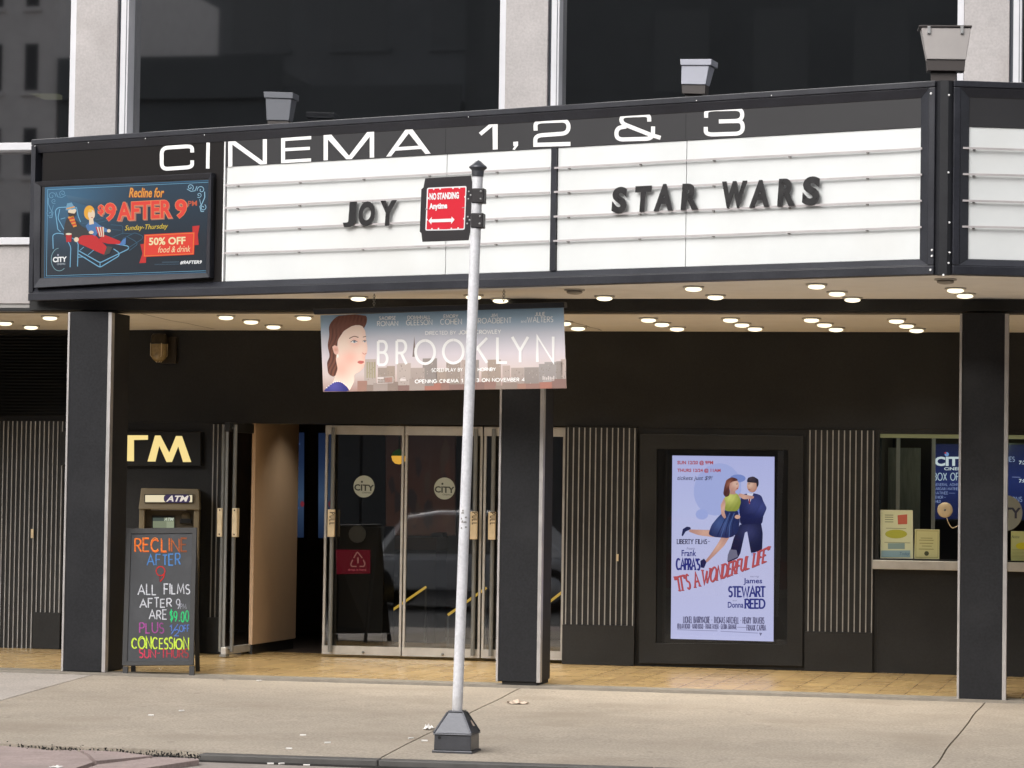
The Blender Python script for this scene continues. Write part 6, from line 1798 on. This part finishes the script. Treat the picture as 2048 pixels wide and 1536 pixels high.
scrap('paper_scrap', 112, 1535, .06, .08, 'white paper at the bottom edge on the broken slabs', 'paper', crumple=.4)

# ================================================================== STREET BEHIND THE PHOTOGRAPHER (seen in reflections)
def car(x, y, paint, label, L_=4.5, hgt=1.46):
    z = -.07
    t = thing('parked_car', label, 'car', (x, y, z))
    h = hgt
    low = [(-.5, .28), (-.495, .62), (-.47, .70), (-.28, .78), (.19, .82), (.42, .76), (.49, .62), (.5, .30)]
    def shell(prof, hw0, hw1, mi, mb):
        n = len(prof)
        pts = []
        for s_ in (-1, 1):
            for (u, w_) in prof: pts.append((x + u * L_, y + s_ * (hw0 + (hw1 - hw0) * (w_ - prof[0][1]) / 1.2), z + w_))
        fs = [list(range(n)), list(range(2 * n - 1, n - 1, -1))] + [(i, i + n, (i + 1) % n + n, (i + 1) % n) for i in range(n)]
        mb.add(pts, fs, mi)
    b = MB(); shell(low, .88, .86, 0, b); bo2 = b.build('body', paint, t, bevel=.05)
    b = MB(); shell([(-.34, .74), (-.22, h - .10), (-.10, h), (.10, h), (.20, h - .06), (.36, .78)], .80, .58, 0, b); b.build('roof', paint, t, bevel=.05)
    b = MB(); shell([(-.285, .84), (-.205, h - .13), (-.10, h - .06), (.10, h - .06), (.18, h - .12), (.29, .86)], .815, .60, 0, b); b.build('side_windows', 'car_glass', t)
    for u in (-.31, .30):
        for s_ in (-1, 1):
            b = MB(); b.lathe([(.20, -.1), (.32, -.09), (.335, 0), (.32, .09), (.20, .1)], (x + u * L_, y + s_ * .80, z + .33), 22, ax=(0, 1, 0)); wo = b.build('wheel', 'rubber', t)
            b = MB(); b.lathe([(.001, .0), (.20, .005), (.205, -.02)], (x + u * L_, y + s_ * .90, z + .33), 18, ax=(0, s_, 0)); b.build('rim', 'car_silver', wo)
    for u in (-.5, .5):
        for s_ in (-1, 1):
            b = MB(); b.lathe([(.001, .02), (.09, .01), (.1, -.03)], (x + u * L_ * .992, y + s_ * .62, z + .58), 14, ax=(1 if u > 0 else -1, 0, 0)); b.build('headlight' if u < 0 else 'tail_light', 'letter_white' if u < 0 else 'car_red', t)
def reflect_x(px, y):
    d = ray(px, 1000); k = (2 * YB - y) / d[1]
    return d[0] * k
car(reflect_x(950, 9.5), 9.5, 'car_silver', 'silver saloon car mirrored in the glass doors', 4.5, 1.50)
car(reflect_x(1330, 5.5), 5.5, 'car_red', 'red car mirrored in the glass right of the middle column', 4.3, 1.44)
def block(x0, x1, dep, h, wallm, label, ww, wh, px_, pz, z_first=3.0, name='apartment_building', yf=-4.6):
    t = thing(name, label, 'building', ((x0 + x1) / 2, yf, 0), 'buildings across the street')
    b = MB(); b.box(x0, x1, yf - dep, yf, -.3, h); b.box(x0, x1, yf + .001, yf + .12, h - .5, h + .3); wo = b.build('wall', wallm, t)
    w = MB(); sl2 = MB()
    z = z_first
    while z + wh < h - .6:
        x = x0 + .35
        while x + ww < x1 - .2:
            w.box(x, x + ww, yf + .001, yf + .012, z, z + wh); None if wallm == 'facade_dark' else sl2.box(x - .05, x + ww + .05, yf + .001, yf + .07, z - .09, z - .002)
            x += px_
        z += pz
    w.build('windows', 'window_dark' if wallm == 'facade_grey' else 'window_dim', t)
    if sl2.v: sl2.build('sills', wallm, t)
block(-34, -20.05, 10, 12.4, 'facade_grey', 'pale grey apartment building across the street mirrored in the upper left window', .26, .9, .72, 1.6, 1.2)
block(-20.0, -15.6, 11, 9.5, 'facade_dark', 'low dark shop building across the street beside the pale apartment block', 1.0, 1.4, 1.9, 3.2)
block(-15.55, -12.2, 11, 8.9, 'facade_dark', 'lowest dark building across the street between two taller ones', 1.0, 1.4, 1.7, 3.0)
block(-12.15, -9.0, 11, 12.8, 'facade_dark', 'dark office building across the street with rows of windows', 1.3, 1.6, 1.9, 3.2, name='office_building')
block(-36.0, 4.0, 9, 15.8, 'facade_haze', 'tall grey slab rising behind the row of buildings across the street', 1.5, 1.8, 2.6, 3.3, name='tower_block', yf=-24)
block(-8.999, 6, 12, 12, 'facade_dark', 'lower dark brick building across the street', 1.0, 1.5, 1.8, 3.0)
block(6.05, 30, 12, 12, 'facade_mid', 'grey building across the street, right of the dark ones', 1.1, 1.5, 2.0, 3.1)
block(-58, -34.05, 12, 12.5, 'facade_mid', 'grey building across the street at the far left', 1.1, 1.5, 2.0, 3.1)
